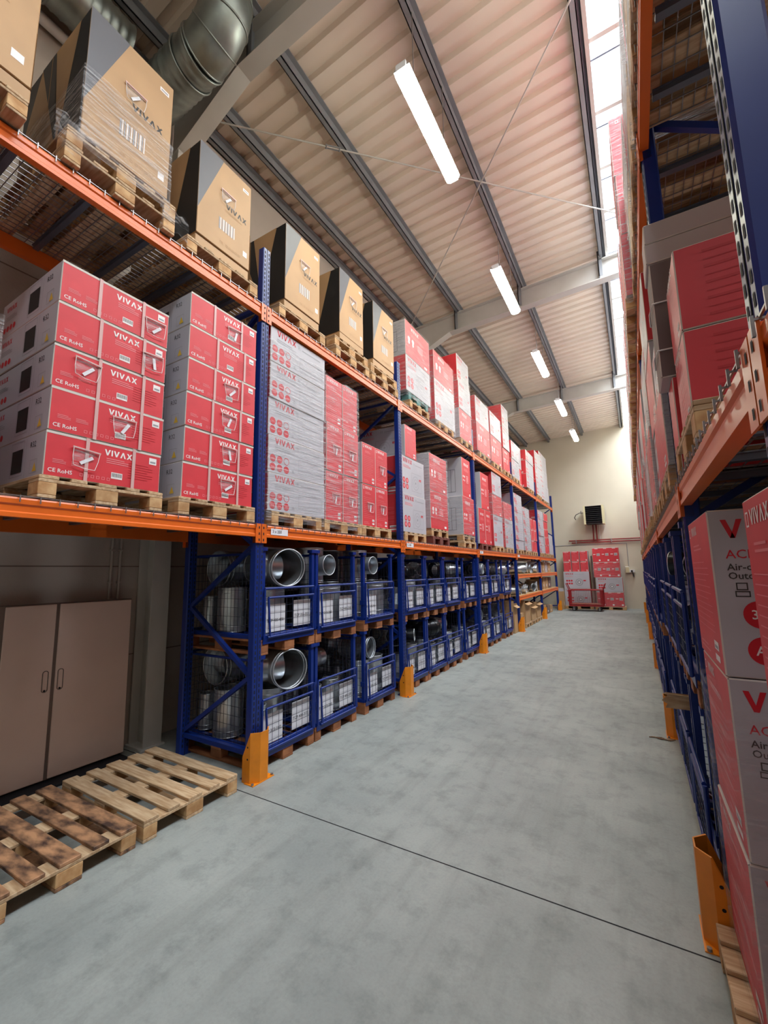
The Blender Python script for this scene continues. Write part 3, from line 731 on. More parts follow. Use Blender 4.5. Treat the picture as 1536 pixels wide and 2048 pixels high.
# ------------------------------------------------------------------ cartons in the racks
ORD = ['bottom', 'second', 'third', 'fourth', 'fifth', 'sixth', 'seventh']
ALLBOX = []
def carton(me, loc, rz, label, group, cat='carton', name='carton'):
    return tag(inst(name, me, None, loc, rz), label, cat, group)
def film_shell(x0, x1, y0, y1, z0, z1, label, mt='film', amp=.008, rz=0):
    mb = MB(); rnd = random.Random(int((y0+z0+x0)*1000)); e = .012
    x0 -= e; x1 += e; y0 -= e; y1 += e
    nz = max(3, int((z1-z0)/.12)); per = []
    for (a, b) in (((x0, y0), (x1, y0)), ((x1, y0), (x1, y1)), ((x1, y1), (x0, y1)), ((x0, y1), (x0, y0))):
        n = max(3, int(math.hypot(b[0]-a[0], b[1]-a[1])/.14))
        for i in range(n): per.append((a[0]+(b[0]-a[0])*i/n, a[1]+(b[1]-a[1])*i/n))
    n = len(per); cx, cy = (x0+x1)/2, (y0+y1)/2; vs = []
    for k in range(nz+1):
        z = z0+(z1-z0)*k/nz
        for p in per:
            a = rnd.uniform(0, amp); l = math.hypot(p[0]-cx, p[1]-cy); vs.append((p[0]+(p[0]-cx)/l*a, p[1]+(p[1]-cy)/l*a, z+(rnd.uniform(-.02, .02) if 0 < k < nz else (rnd.uniform(-.05, .02) if k == nz else 0))))
    mb.add(vs, [(k*n+i, k*n+(i+1) % n, (k+1)*n+(i+1) % n, (k+1)*n+i) for k in range(nz) for i in range(n)], mt, False)
    return tag(mb.obj('stretch_wrap'), label, 'plastic film', 'clear stretch film around carton stacks')
def stack(xf, side, y0, y1, z, layers, where, group, pal=1, palk='w', full=True, wrapped=None, across=1, depth=1.0, jitter=.012):
    """layers: list of (height, W-face design, side design, colours, y0off, y1off). xf = front plane."""
    rz = 0 if side > 0 else PI
    rnd = random.Random(int(y0*100+z*7))
    zz = z+.013; yc = (y0+y1)/2
    for k in range(pal):
        pk = palk[k] if k < len(palk) else 'w'
        pallet(xf-side*(.6-.02+.02*k), yc+rnd.uniform(-.01, .01), zz, ('wooden pallet under '+where) if pal == 1 else ('%s pallet of two under ' % ['lower', 'upper'][k])+where, pk, rz, full)
        zz += .1445
    zb = zz
    for k, ly in enumerate(layers):
        h, fd, sd, cols = ly[:4]; a, b = (ly[4], ly[5]) if len(ly) > 4 else (0, 0); ac = ly[6] if len(ly) > 6 else across; D = ly[7] if len(ly) > 7 else depth; xo = ly[8] if len(ly) > 8 else 0
        W = (y1-b-(y0+a))/ac
        for c in range(ac):
            me = carton_mesh(W-.006, D, h-.004, fd, sd, cols, 'kraft_edge' if 'kraft' in cols[0] else 'edge_card')
            col = {'red_card': 'red', 'white_card': 'white', 'kraft': 'brown', 'deep_red_card': 'dark red', 'taupe_card': 'grey-brown', 'pale_card': 'pale grey'}[cols[0]]
            pos = '' if ac == 1 else ', '+(['left', 'right'] if ac == 2 else ['left', 'middle', 'right'])[c if side > 0 else ac-1-c]
            lab = ('%s carton, ' % col)+('alone on' if len(layers) == 1 and ac == 1 else ('%s%s of' % (ORD[k] if k < len(layers)-1 else 'top', pos)))+' '+where
            o = carton(me, (xf-side*(D/2+xo)+side*rnd.uniform(-jitter, jitter), y0+a+W*(c+.5)+rnd.uniform(-.003, .003), zz), rz+rnd.uniform(-.003, .003), lab, group)
            ALLBOX.append((o, W-.006, D, h-.004, where, k, c))
        zz += h
    if wrapped:
        f0, f1, mt = wrapped; xs = sorted((xf, xf-side*depth)); film_shell(xs[0], xs[1], y0, y1, zb-.1+(zz-zb)*f0, zb+(zz-zb)*f1+.01, 'clear film wrapped round '+where, mt)
    return zb, zz
RW = ('red_card', 'white_card', 'white_card'); WR = ('white_card', 'red_card', 'white_card'); WW = ('white_card',)*3; RR = ('red_card',)*3
KK = ('kraft', 'black_print', 'kraft'); WD = ('white_card', 'deep_red_card', 'white_card')
XF = XL+.0
G1 = 'cartons on the middle level of the left rack'; G2 = 'cartons on the top level of the left rack'
st = lambda n, lv: n
# middle level, left
stack(XF-.03, 1, .1, .86, Z1L, [(.305, 'small', None, RR)]*3, 'wrapped stack cut by the left picture edge', G1, wrapped=(0, 1, 'film'))
stack(XF-.01, 1, 1.13, 1.89, Z1L, [(.298, 'strap', 'r32', RW)]*5, 'nearest full strapped red stack', G1, depth=.98)
stack(XF-.01, 1, 2.08, 2.83, Z1L, [(.306, 'strap', 'r32', RW)]*6, 'six-high strapped red stack before blue post', G1, depth=.98)
stack(XF-.03, 1, 3.03, 3.95, Z1L, [(.405, 'indoor', None, WD)]*5, 'tall white stack just past the first blue post', G1, wrapped=(0, .93, 'film'), depth=1.1)
stack(XF-.03, 1, 3.99, 4.68, Z1L, [(.62, 'small', None, RR)]*3, 'wrapped red stack beside tall white stack', G1, wrapped=(0, 1.0, 'film'), across=2, depth=.85)
stack(XF-.03, 1, 4.79, 5.5, Z1L, [(.595, 'small', 'unit', RW)]*2, 'low red stack of four beside second post', G1, across=2, depth=.75)
stack(XF-.03, 1, 5.95, 6.82, Z1L, [(.64, 'unit', 'small', WR)]*2+[(.56, 'small', 'unit', RW, .14, .3, 1, 1.0)], 'white fan-picture stack right of second post', G1, depth=.9)
stack(XF-.03, 1, 7.06, 7.9, Z1L, [(.72, 'big', 'comp', RW)]*2, 'bulging film-wrapped red stack in third bay', G1, pal=2, palk='bw', wrapped=(.2, 1, 'film'), depth=.9)
stack(XF-.03, 1, 8.74, 9.5, Z1L, [(.86, 'big', 'comp', RW), (.9, 'big', 'comp', RW, .1, .1)], 'tall red pair left of third post', G1, pal=2, wrapped=(0, .48, 'film_thin'), depth=.9)
stack(XF-.03, 1, 9.86, 10.85, Z1L, [(.88, 'big', 'comp', RW, 0, 0, 2), (.93, 'big', 'comp', RW, .24, .1, 1)], 'red stack on dark pallet, fourth bay', G1, palk='b', full=False, depth=.7)
stack(XF-.03, 1, 11.1, 12.0, Z1L, [(.84, 'unit', 'small', WR), (.56, 'small', 'small', RR), (.62, 'unit', 'small', WR)], 'mixed stack in middle of fourth bay', G1, full=False, wrapped=(.4, .7, 'film'), depth=.8)
stack(XF-.03, 1, 12.2, 13.1, Z1L, [(.84, 'unit', 'small', WR), (.5, 'small', 'small', RR)], 'low stack at far end of fourth bay', G1, full=False, wrapped=(0, 1, 'film'), depth=.8)
stack(XF-.03, 1, 13.45, 14.5, Z1L, [(.3, 'indoor', None, WW)]*6, 'white stack just past the fourth post', G1, full=False, depth=.9)
stack(XF-.03, 1, 14.65, 15.65, Z1L, [(.3, 'indoor', None, WW)]*5, 'shorter white stack in fifth bay', G1, full=False, wrapped=(0, 1, 'film_thin'), depth=.9)
stack(XF-.03, 1, 15.8, 16.75, Z1L, [(.4, 'small', None, RR)]*3, 'red stack at end of fifth bay', G1, full=False, across=2, depth=.9)
stack(XF-.03, 1, 17.2, 18.2, Z1L, [(.34, 'indoor', 'small', WR)]*5, 'white stack first in farthest bay', G1, full=False, depth=.9)
stack(XF-.03, 1, 18.4, 19.3, Z1L, [(.34, 'small', None, RW)]*5, 'red stack in middle of farthest bay', G1, full=False, depth=.9)
stack(XF-.03, 1, 19.5, 20.3, Z1L, [(.42, None, None, WW), (.42, None, None, WW)], 'plain pale pair at end of farthest bay', G1, full=False, depth=.7)
# top level, left
stack(XF+.1, 1, .02, .84, Z2L, [(.1, None, None, ('kraft',)*3), (1.0, 'kraft', 'kside', KK)], 'brown stack cut by top left corner', G2, depth=1.1)
stack(XF+.03, 1, 1.14, 1.79, Z2L, [(1.08, 'kraft', 'kside', KK)], 'nearest brown film-wrapped load on top', G2, pal=2, wrapped=(0, .5, 'film'), depth=1.1)
stack(XF, 1, 2.08, 2.69, Z2L, [(.1, None, None, ('kraft',)*3), (.95, 'kraft', 'kside', KK)], 'brown load left of first post, top', G2, depth=1.05)
stack(XF, 1, 3.19, 3.8, Z2L, [(.1, None, None, ('kraft',)*3), (.95, 'kraft', 'kside', KK)], 'brown load right of first post, top', G2, depth=1.05)
stack(XF, 1, 4.23, 4.81, Z2L, [(.1, None, None, ('kraft',)*3), (.95, 'kraft', 'kside', KK)], 'brown load in middle of second bay, top', G2, pal=2, depth=1.05)
stack(XF, 1, 5.08, 5.72, Z2L, [(.1, None, None, ('kraft',)*3), (.95, 'kraft', 'kside', KK)], 'brown load left of second post, top', G2, pal=2, depth=1.05)
stack(XF, 1, 6.13, 7.13, Z2L, [(.66, 'unit', 'small', WR), (.66, 'big', 'comp', RW)], 'wrapped load on teal pallet, top', G2, pal=2, palk='wt', wrapped=(.0, 1, 'film'), depth=.9)
stack(XF, 1, 7.34, 8.4, Z2L, [(.86, 'unit', 'small', WR), (.6, 'big', 'small', RR)], 'second wrapped load past second post, top', G2, wrapped=(0, 1, 'film'), depth=.9)
stack(XF, 1, 8.7, 9.5, Z2L, [(.7, 'big', 'small', RW), (.65, 'unit', 'small', WR), (.66, 'unit', 'small', WR)], 'tall wrapped load by third post, top', G2, wrapped=(0, .75, 'film'), depth=.8)
stack(XF, 1, 9.9, 11.0, Z2L, [(.76, 'big', 'small', RR), (.68, 'unit', 'small', WR)], 'first load of fourth bay, top', G2, wrapped=(0, 1, 'film'), full=False, depth=.9)
stack(XF, 1, 11.13, 12.2, Z2L, [(.76, 'big', 'small', RR), (.68, 'unit', 'small', WR)], 'second load of fourth bay, top', G2, wrapped=(0, 1, 'film_thin'), full=False, depth=.9)
stack(XF, 1, 12.4, 13.15, Z2L, [(.7, 'big', 'small', RR), (.68, 'unit', 'small', WR), (.68, 'unit', 'small', WR)], 'tall load of fourth bay, top', G2, wrapped=(.6, 1, 'film_thin'), full=False, depth=.9)
stack(XF, 1, 13.4, 14.4, Z2L, [(.6, 'unit', 'small', WR), (.6, 'unit', 'small', WR)], 'first load of fifth bay, top', G2, full=False, depth=.9, wrapped=(0, .6, 'film_thin'))
stack(XF-.15, 1, 14.5, 15.4, Z2L, [(.6, 'big', 'small', RR), (.8, 'comp', 'small', WR)], 'second load of fifth bay, top', G2, full=False, depth=.9)
stack(XF, 1, 15.5, 16.8, Z2L, [(.5, 'indoor', 'small', WR), (.5, 'indoor', 'small', WR), (.4, 'indoor', 'small', WR)], 'third load of fifth bay, top', G2, full=False, depth=.9)
stack(XF, 1, 17.2, 18.3, Z2L, [(.6, 'indoor', 'small', WR)]*3, 'first load of farthest bay, top', G2, full=False, depth=.9)
stack(XF-.05, 1, 18.5, 20.2, Z2L, [(.7, 'indoor', 'small', WR)]*3, 'tall last load of farthest bay, top', G2, full=False, depth=.9)

# ------------------------------------------------------------------ straps and document pouches on the strapped red cartons
def strap_mesh(W, D, H, y):
    mb = MB(); t_, w_ = .004, .022; mt = 'strap_plastic'; lean = .0
    mb.add([(D/2+.006, y-w_/2+lean, 0), (D/2+.006, y+w_/2+lean, 0), (D/2+.006, y+w_/2, H), (D/2+.006, y-w_/2, H), (D/2+.002, y-w_/2+lean, 0), (D/2+.002, y+w_/2+lean, 0), (D/2+.002, y+w_/2, H), (D/2+.002, y-w_/2, H)],
           [(0, 1, 2, 3), (0, 3, 7, 4), (1, 5, 6, 2)], mt)
    mb.box(-D/2-.004, D/2+.006, y-w_/2, y+w_/2, H-.0005, H+.0018, mt); mb.box(-D/2-.006, -D/2-.001, y-w_/2, y+w_/2, 0, H, mt)
    return mb.mesh('strap')
def pouch_mesh():
    mb = MB(); n = 7; vs = []
    for j in range(n):
        for i in range(n):
            u, v = i/(n-1), j/(n-1); sh = 1-.12*(1-v)
            vs.append((.004+.012*random.random()*math.sin(PI*u), (u-.5)*.16*sh, (v-.5)*.13))
    mb.add(vs, [(j*n+i, j*n+i+1, (j+1)*n+i+1, (j+1)*n+i) for j in range(n-1) for i in range(n-1)], 'pouch_film')
    mb.box(.004, .012, -.085, .085, .06, .07, 'strap_plastic')
    mb.path([(.01, -.08, .06), (.012, -.078, 0), (.01, -.066, -.055), (.012, 0, -.066), (.01, .066, -.06), (.012, .076, 0), (.01, .08, .06)], .0022, 5, 'white_ink')
    return mb.mesh('document_pouch')
def slip_mesh():
    mb = MB(); mb.box(.002, .0045, -.011, .011, -.045, .045, 'paper'); return mb.mesh('paper_slip')
PM = [pouch_mesh() for _ in range(3)]; SLM = slip_mesh()
ppos = {'nearest full strapped red stack': [(-.15, .0), (.08, -.01), (-.18, .03), (.27, -.02), (.27, -.03)], 'six-high strapped red stack before blue post': [(.08, 0), (.08, 0), (.06, 0), (.08, -.01), (None, 0), (.1, -.04)]}
for (o, W, D, H, where, k, c) in ALLBOX:
    if where in ppos:
        rr_ = random.Random(k*3+len(where)); o_y = rr_.uniform(-.03, .03)
        for y in (-.09+o_y-.02, .2+o_y): inst('strap', strap_mesh(W, D, H, y), o)
        py, pz = ppos[where][k]
        if py is not None:
            p = inst('document_pouch', PM[k % 3], o, (D/2+.004, py, H*.5+pz), (rr_.uniform(-.12, .1), 0, 0))
            inst('paper_slip', SLM, p, (0, .01, -.005), (random.uniform(-1.0, .3), 0, 0))
    elif where in ('low red stack of four beside second post', 'wrapped red stack beside tall white stack') and k < 2 and not (k == 1 and c == 0 and 'low' in where):
        p = inst('document_pouch', PM[k % 3], o, (D/2+.004, .03, H*.45)); inst('paper_slip', SLM, p, (0, 0, -.01), (-.2, 0, 0))
    elif 'brown load' in where or 'nearest brown' in where:
        if k == (1 if 'nearest' not in where else 0):
            p = inst('document_pouch', PM[k % 3], o, (D/2+.004, .02, H*.6)); inst('paper_slip', SLM, p, (0, 0, 0), (-.7, 0, 0))

# ------------------------------------------------------------------ right rack cartons
G3 = 'cartons in the right rack'
AC = ('red_card', 'white_card', 'white_card')
stack(.25, -1, 2.08, 2.745, -.013, [(.635, 'small', 'acp', AC)]*3, 'right floor stack with large lettering', G3, pal=0, depth=.95)
for (o, W, D, H, where, k, c) in ALLBOX[-3:]: o.location.z += .1455
film_shell(.25, 1.2, 2.08, 2.745, .1, 1.35, 'clear film round the lower cartons at right edge', 'film_thin')
stack(.255, -1, 1.125, 1.49, -.013, [(.62, 'small', None, RR)]*3, 'right floor stack nearest the camera', G3, pal=0, depth=.95)
for (o, W, D, H, where, k, c) in ALLBOX[-3:]: o.location.z += .1455
stack(.25, -1, 2.08, 2.46, Z1R, [(.38, 'small', 'streak', RR)]*2, 'red pair on middle level near right edge', G3, depth=1.0)
# tall grey-brown carton with pale flat cartons on top, behind the red pair
stack(.25, -1, 2.56, 2.81, Z1R-.1445, [(.52, None, None, RR), (.66, None, None, ('taupe_card',)*3, 0, 0, 1, 1.05, -.05), (.12, None, None, ('pale_card',)*3, 0, 0, 1, 1.08, -.06), (.12, None, None, ('pale_card',)*3, 0, 0, 1, 1.08, -.06)], 'grey-brown stack behind red pair, right', G3, pal=0, depth=1.0)
for q in ALLBOX[-4:]: q[0].location.z += .1445
g = [q for q in ALLBOX[-4:] if q[5] == 1][0]
for z in (.15, .42):
    mb = MB(); D, W = g[2], g[1]; mb.path([(D/2+.004, -W/2-.004, z), (D/2+.012, 0, z+.01), (D/2+.004, W/2+.004, z), (-D/2-.004, W/2+.004, z), (-D/2-.004, -W/2-.004, z), (D/2+.004, -W/2-.004, z)], .004, 6, 'white_ink'); mb.obj('string', g[0])
rnd = random.Random(5)
ys = [(2.98, 3.86), (3.92, 4.8), (4.86, 5.74), (5.95, 6.8), (6.86, 7.7), (7.76, 8.6), (8.66, 9.45), (9.65, 10.5), (10.6, 11.5), (11.6, 12.4), (12.5, 13.15), (13.4, 14.6), (14.8, 16.6), (17.1, 18.6), (18.8, 20.5)]
nm = ['first', 'second', 'third', 'fourth', 'fifth', 'sixth', 'seventh', 'eighth', 'ninth', 'tenth', 'eleventh', 'twelfth', 'thirteenth', 'fourteenth', 'fifteenth']
for i, (a, b) in enumerate(ys):
    n = rnd.choice((2, 3)); h = .62 if n == 3 else .8
    if i == 0: n, h = 2, .5
    kinds = [('small', 'acp', RW), ('indoor', 'small', WR), ('small', 'acp', RW), ('unit', 'small', WR)]
    ly = [(h,)+(kinds[(i+k) % 4]) for k in range(n)]
    stack(.22+rnd.uniform(-.03, .03), -1, a, b, Z1R, ly, '%s load past lower right boxes, right middle level' % nm[i], G3, full=i < 2, wrapped=(0, rnd.choice((.6, 1)), 'film') if i % 2 == 0 else None, depth=.9, jitter=.02)
ys2 = [(1.25, 2.0), (2.08, 2.78)]+ys
nm2 = ['first', 'second', 'third', 'fourth', 'fifth', 'sixth', 'seventh', 'eighth', 'ninth', 'tenth', 'eleventh', 'twelfth', 'thirteenth', 'fourteenth', 'fifteenth', 'sixteenth', 'seventeenth']
for i, (a, b) in enumerate(ys2):
    if i < 2: ly = [(1.0, 'kraft', None, ('kraft', 'kraft', 'kraft'))]
    elif i < 4: ly = [(.6, 'kraft', None, ('kraft', 'kraft', 'kraft')), (.6, 'indoor', 'small', WR)]
    elif i == 4: ly = [(.72, 'small', 'small', RR)]*3
    else:
        n = 2 if i % 3 else 3; ly = [(.7,)+[('small', 'unit', RW), ('unit', 'small', WR), ('big', 'comp', RW)][(i+k) % 3] for k in range(n)]
    stack((.235 if i < 4 else .17)+rnd.uniform(-.01, .02), -1, a, b, Z2R, ly, '%s load from camera, right top level' % nm2[i], G3, full=i < 4, wrapped=(0, 1, 'film') if i != 5 else None, depth=.9, jitter=.01)

# ------------------------------------------------------------------ stillages with duct fittings
SW, SD, SH = .8, 1.19, .9
def wires(mb, o, u, v, W, H, du, dv, r=.0022, mt='cage_wire'):
    o, u, v = Vector(o), Vector(u), Vector(v); n = int(round(W/du)); m_ = int(round(H/dv))
    for i in range(n+1): a = o+u*(W*i/n); mb.tube(a, a+v*H, r, 4, mt, cap=False)
    for j in range(m_+1): a = o+v*(H*j/m_); mb.tube(a, a+u*W, r, 4, mt, cap=False)
ST = {}
def still_parts():
    if ST: return ST['p']
    L_ = []
    for sx in (-1, 1):
        for sy in (-1, 1):
            mb = MB(); x, y = sx*(SD/2-.025), sy*(SW/2-.025)
            mb.tube((x, y, 0), (x, y, SH-.02), .03, 4, 'blue_paint'); mb.box(x-.035, x+.035, y-.035, y+.035, SH-.035, SH, 'blue_paint'); mb.box(x-.03, x+.03, y-.03, y+.03, .2, .26, 'blue_paint')
            L_.append(('corner_post', mb.mesh('corner_post')))
    mb = MB(); z = .03
    for sy in (-1, 1): mb.tube((-SD/2+.03, sy*(SW/2-.02), z), (SD/2-.03, sy*(SW/2-.02), z), .02, 8, 'blue_paint')
    for sx in (-1, 1): mb.tube((sx*(SD/2-.02), -SW/2+.03, z), (sx*(SD/2-.02), SW/2-.03, z), .02, 8, 'blue_paint')
    for sy in (-1, 1): q = MB(); q.tube((-SD/2+.03, sy*(SW/2-.02), SH-.06), (SD/2-.03, sy*(SW/2-.02), SH-.06), .014, 6, 'blue_paint'); L_.append(('top_rail', q.mesh('top_rail')))
    q = MB(); q.tube((-SD/2+.02, -SW/2+.03, SH-.06), (-SD/2+.02, SW/2-.03, SH-.06), .014, 6, 'blue_paint'); L_.append(('top_rail', q.mesh('top_rail')))
    for k in range(5): mb.box(-SD/2+.03, SD/2-.03, -SW/2+.1+k*.14, -SW/2+.14+k*.14, .012, .02, 'blue_paint')
    mb.box(SD/2+.0065, SD/2+.013, -SW/2+.02, SW/2-.02, -.042, .035, 'blue_paint'); mb.box(SD/2-.03, SD/2+.0065, -SW/2+.02, SW/2-.02, .004, .035, 'blue_paint'); mb.box(-SD/2+.02, SD/2, -SW/2, -SW/2+.006, .002, .035, 'blue_paint')
    L_.append(('base_frame', mb.mesh('base_frame')))
    for sy in (-1, 1):
        mb = MB(); wires(mb, (-SD/2+.03, sy*(SW/2-.02), .03), (1, 0, 0), (0, 0, 1), SD-.06, SH-.1, .055, .09); L_.append(('mesh_panel', mb.mesh('mesh_panel')))
    mb = MB(); wires(mb, (-SD/2+.02, -SW/2+.03, .03), (0, 1, 0), (0, 0, 1), SW-.06, SH-.1, .055, .09); L_.append(('mesh_panel', mb.mesh('mesh_panel')))
    mb = MB(); x = SD/2+.026; ya, yb = -SW/2+.07, SW/2-.05
    for zz in (.02, .4, .49): mb.tube((x, ya-(.05 if zz > .45 else .0), zz), (x, yb, zz), .012, 8, 'blue_paint')
    for yy, top in ((ya, .4), (yb, .4), (ya-.05, .49), (yb+.025, .49)): mb.tube((x, yy+(.03 if yy == ya else 0), .02), (x, yy, top), .011, 8, 'blue_paint')
    wires(mb, (x, ya, .03), (0, 1, 0), (0, 0, 1), yb-ya, .36, .09, .075); L_.append(('drop_gate', mb.mesh('drop_gate')))
    ST['p'] = L_; return L_
STP = None
def stillage(x, y, z, side, label, cards, tx=True):
    global STP
    if STP is None:
        t = thing('mesh_stillage', label, 'cage', (x, y, z), 0 if side > 0 else PI, 'blue wire mesh stillages stacked in the racks')
        for n, me in still_parts(): inst(n, me, t)
        STP = t
    else:
        t = STP.copy(); COL.objects.link(t); t.location = (x, y, z); t.rotation_euler = (0, 0, 0 if side > 0 else PI); t['label'] = label
        for ch in STP.children:
            if ch.name.startswith('card'): continue
            c = ch.copy(); COL.objects.link(c); c.parent = t
    for i, c in enumerate(cards):
        mb = MB(); W, H = .27, .27; yy = (-.33 if i == 0 else .07); zz = .06+.02*i
        mb.box(SD/2-.016, SD/2-.0135, yy, yy+W, zz, zz+H, 'paper')
        f = Face(mb, (SD/2-.0135, yy, zz), (0, 1, 0), (0, 0, 1), W, H); f.text(.012, H*.36, .043, c, 'dark_ink', .006)
        mb.obj('card_sign', t, None, (0, 0, random.uniform(-.01, .01)))['label'] = 'white card with printed size code'
    return t
# fitting meshes
def fit_tee(r, L, rb, mt='galvanised'):
    mb = MB(); mb.tube((0, 0, -L/2), (0, 0, L/2), r, 32, mt, cap=False); mb.tube((r*.75, 0, 0), (r+.14, 0, 0), rb, 28, mt, cap=False)
    mb.tube((r*.8, 0, 0), (r+.02, 0, 0), rb*1.18, 28, mt, cap=False, r2=rb)
    for z in (-L/2, L/2): mb.ring((0, 0, z), (0, 0, 1), r, .005, 'galvanised'); mb.ring((0, 0, z*.88), (0, 0, 1), r, .006, mt)
    mb.ring((r+.14, 0, 0), (1, 0, 0), rb, .005, 'galvanised'); return mb.mesh('duct_tee')
def fit_elbow(r, mt='galvanised'):
    mb = MB(); R = r*1.35; P = [(0, 0, -.06)]
    for k in range(5): a = k/4*PI/2; P.append((R*(1-math.cos(a)), 0, R*math.sin(a)))
    P.append((R+.06, 0, R)); mb.path(P, r, 28, mt)
    for k in range(len(P)): mb.ring(P[k], Vector(P[min(k+1, 6)])-Vector(P[max(k-1, 0)]), r+.001, .005, mt, 26, 5)
    return mb.mesh('duct_elbow')
def fit_pipe(r, L, mt='galvanised'):
    mb = MB(); mb.tube((0, 0, -L/2), (0, 0, L/2), r, 32, mt, cap=False)
    for z in (-L/2, -L*.38, L*.38, L/2): mb.ring((0, 0, z), (0, 0, 1), r, .005, mt)
    return mb.mesh('duct_pipe')
def fit_cone(r, r2, L, mt='galvanised'):
    mb = MB(); mb.tube((0, 0, -L/2), (0, 0, -L/4), r, 30, mt, cap=False); mb.tube((0, 0, -L/4), (0, 0, L/4), r, 30, mt, cap=False, r2=r2); mb.tube((0, 0, L/4), (0, 0, L/2), r2, 30, mt, cap=False)
    mb.ring((0, 0, -L/2), (0, 0, 1), r, .005, mt); mb.ring((0, 0, L/2), (0, 0, 1), r2, .005, mt); return mb.mesh('duct_reducer')
FT = {'tee_big': fit_tee(.17, .42, .12), 'tee': fit_tee(.14, .44, .09), 'tee_dark': fit_tee(.15, .4, .1, 'black_metal'), 'elbow': fit_elbow(.13), 'elbow_dark': fit_elbow(.15, 'black_metal'),
      'pipe': fit_pipe(.15, .46), 'pipe_s': fit_pipe(.08, .36), 'reducer': fit_cone(.15, .1, .34)}
HGT = {'tee_big': .17, 'tee': .14, 'tee_dark': .15, 'elbow': .13, 'elbow_dark': .15, 'pipe': .15, 'pipe_s': .08, 'reducer': .15}
LBL = {'tee_big': 'wide galvanised duct tee', 'tee': 'galvanised duct tee', 'tee_dark': 'dark metal duct tee', 'elbow': 'galvanised duct elbow', 'elbow_dark': 'dark duct elbow', 'pipe': 'galvanised duct pipe', 'pipe_s': 'narrow galvanised pipe', 'reducer': 'galvanised duct reducer'}
GF = 'sheet metal duct fittings'
def fitting(kind, loc, rot, where):
    nmk = 'duct_'+{'t': 'tee', 'e': 'elbow', 'p': 'pipe', 'r': 'reducer'}[kind[0]]
    return tag(inst(nmk, FT[kind], None, loc, rot), LBL[kind]+' '+where, 'duct fitting', GF)
from mathutils.bvhtree import BVHTree
from mathutils import Euler
BV = {}
def bvh(me, M4):
    k = me.name
    if k not in BV: BV[k] = ([v.co.copy() for v in me.vertices], [tuple(p.vertices) for p in me.polygons])
    return BVHTree.FromPolygons([M4 @ v for v in BV[k][0]], BV[k][1])
def cage_trees(x, y, z, side):
    M4 = Matrix.Translation((x, y, z)) @ Matrix.Rotation(0 if side > 0 else PI, 4, 'Z')
    return [bvh(me, M4) for n, me in still_parts()]
def try_fit(kind, loc, rot, trees):
    t = bvh(FT[kind], Matrix.Translation(loc) @ Euler(rot).to_matrix().to_4x4())
    if any(t.overlap(q) for q in trees): return False
    trees.append(t); return True
def fill(x, y, z, side, cage, rnd, top=True):
    trees = cage_trees(x, y, z, side)
    HT = {'pipe': .235, 'tee': .225, 'pipe_s': .185, 'reducer': .175, 'tee_dark': .205}
    zb = z+.03; tops = []
    for dx, dy, w_ in ((.36, -.19, 'standing front left in'), (.36, .17, 'standing front right in'), (-.02, -.17, 'standing mid left in'), (-.02, .19, 'standing mid right in'), (-.38, 0, 'standing at back of')):
        for a in range(10):
            k = rnd.choice(('pipe', 'tee', 'tee', 'reducer', 'tee_dark')) if a < 7 else 'pipe_s'
            loc = (x+side*(dx+rnd.uniform(-.03, .03)), y+side*dy, zb+HT[k]); rot = (0, 0, rnd.uniform(0, 6.28))
            if try_fit(k, loc, rot, trees): fitting(k, loc, rot, w_+' '+cage); break
    if top == 'stand':
        for k, dx, dy, rz_, w_ in (('tee_big', .3, -.17, -.5, 'upright top left in'), ('tee_dark', .28, .2, 2.6, 'upright top right in'), ('tee', -.2, .1, 3, 'upright top back in')):
            for q in range(6):
                loc = (x+side*dx, y+side*dy, zb+.48+{'tee_big': .215, 'tee_dark': .205, 'tee': .225}[k]+.004*q); rot = (0, 0, rz_+.5*q)
                if try_fit(k, loc, rot, trees): fitting(k, loc, rot, w_+' '+cage); break
    elif top:
        for dx, dy, w_ in ((.3, -.13, 'lying top left in'), (.28, .17, 'lying top right in'), (-.2, .0, 'lying top back in')):
            done = False
            for zz in (.0, .02, .05, .08):
                for a in range(8):
                    k = rnd.choice(('tee_big', 'elbow', 'elbow_dark', 'tee_dark', 'tee', 'reducer')); r_ = HGT[k]
                    loc = (x+side*dx, y+side*dy, zb+.475+r_+zz); rot = (PI/2, 0, rnd.uniform(0, 6.28)) if 'elbow' in k else (PI/2+rnd.uniform(-.1, .1), rnd.uniform(-.1, .1), rnd.uniform(0, 3.1))
                    if try_fit(k, loc, rot, trees): fitting(k, loc, rot, w_+' '+cage); done = True; break
                if done: break
cards = {('b', 0, 0): ['TCP 315-160', 'TCP 400-315'], ('b', 1, 0): ['TCP 315-200', 'TCP 400-200'], ('b', 2, 0): ['TCP 315-125', 'TCP 400-125'],
         ('b', 0, 1): ['TCP 400-400', 'TCP 355-355'], ('b', 1, 1): ['TCP 315-250', 'TCP 400-250'], ('b', 2, 1): ['', 'TCP 315-315']}
cards[('b', 2, 1)] = ['TCP 315-315']
sizes = ['TCP 250-250', 'TCP 250-200', 'TCP 200-200', 'TCP 200-160', 'TCP 160-160', 'TCP 160-125', 'TCP 250-160', 'TCP 125-125']
rnd = random.Random(11); kk = 0
POS = ['first', 'second', 'third', 'fourth']
XC = XL-.05-SD/2
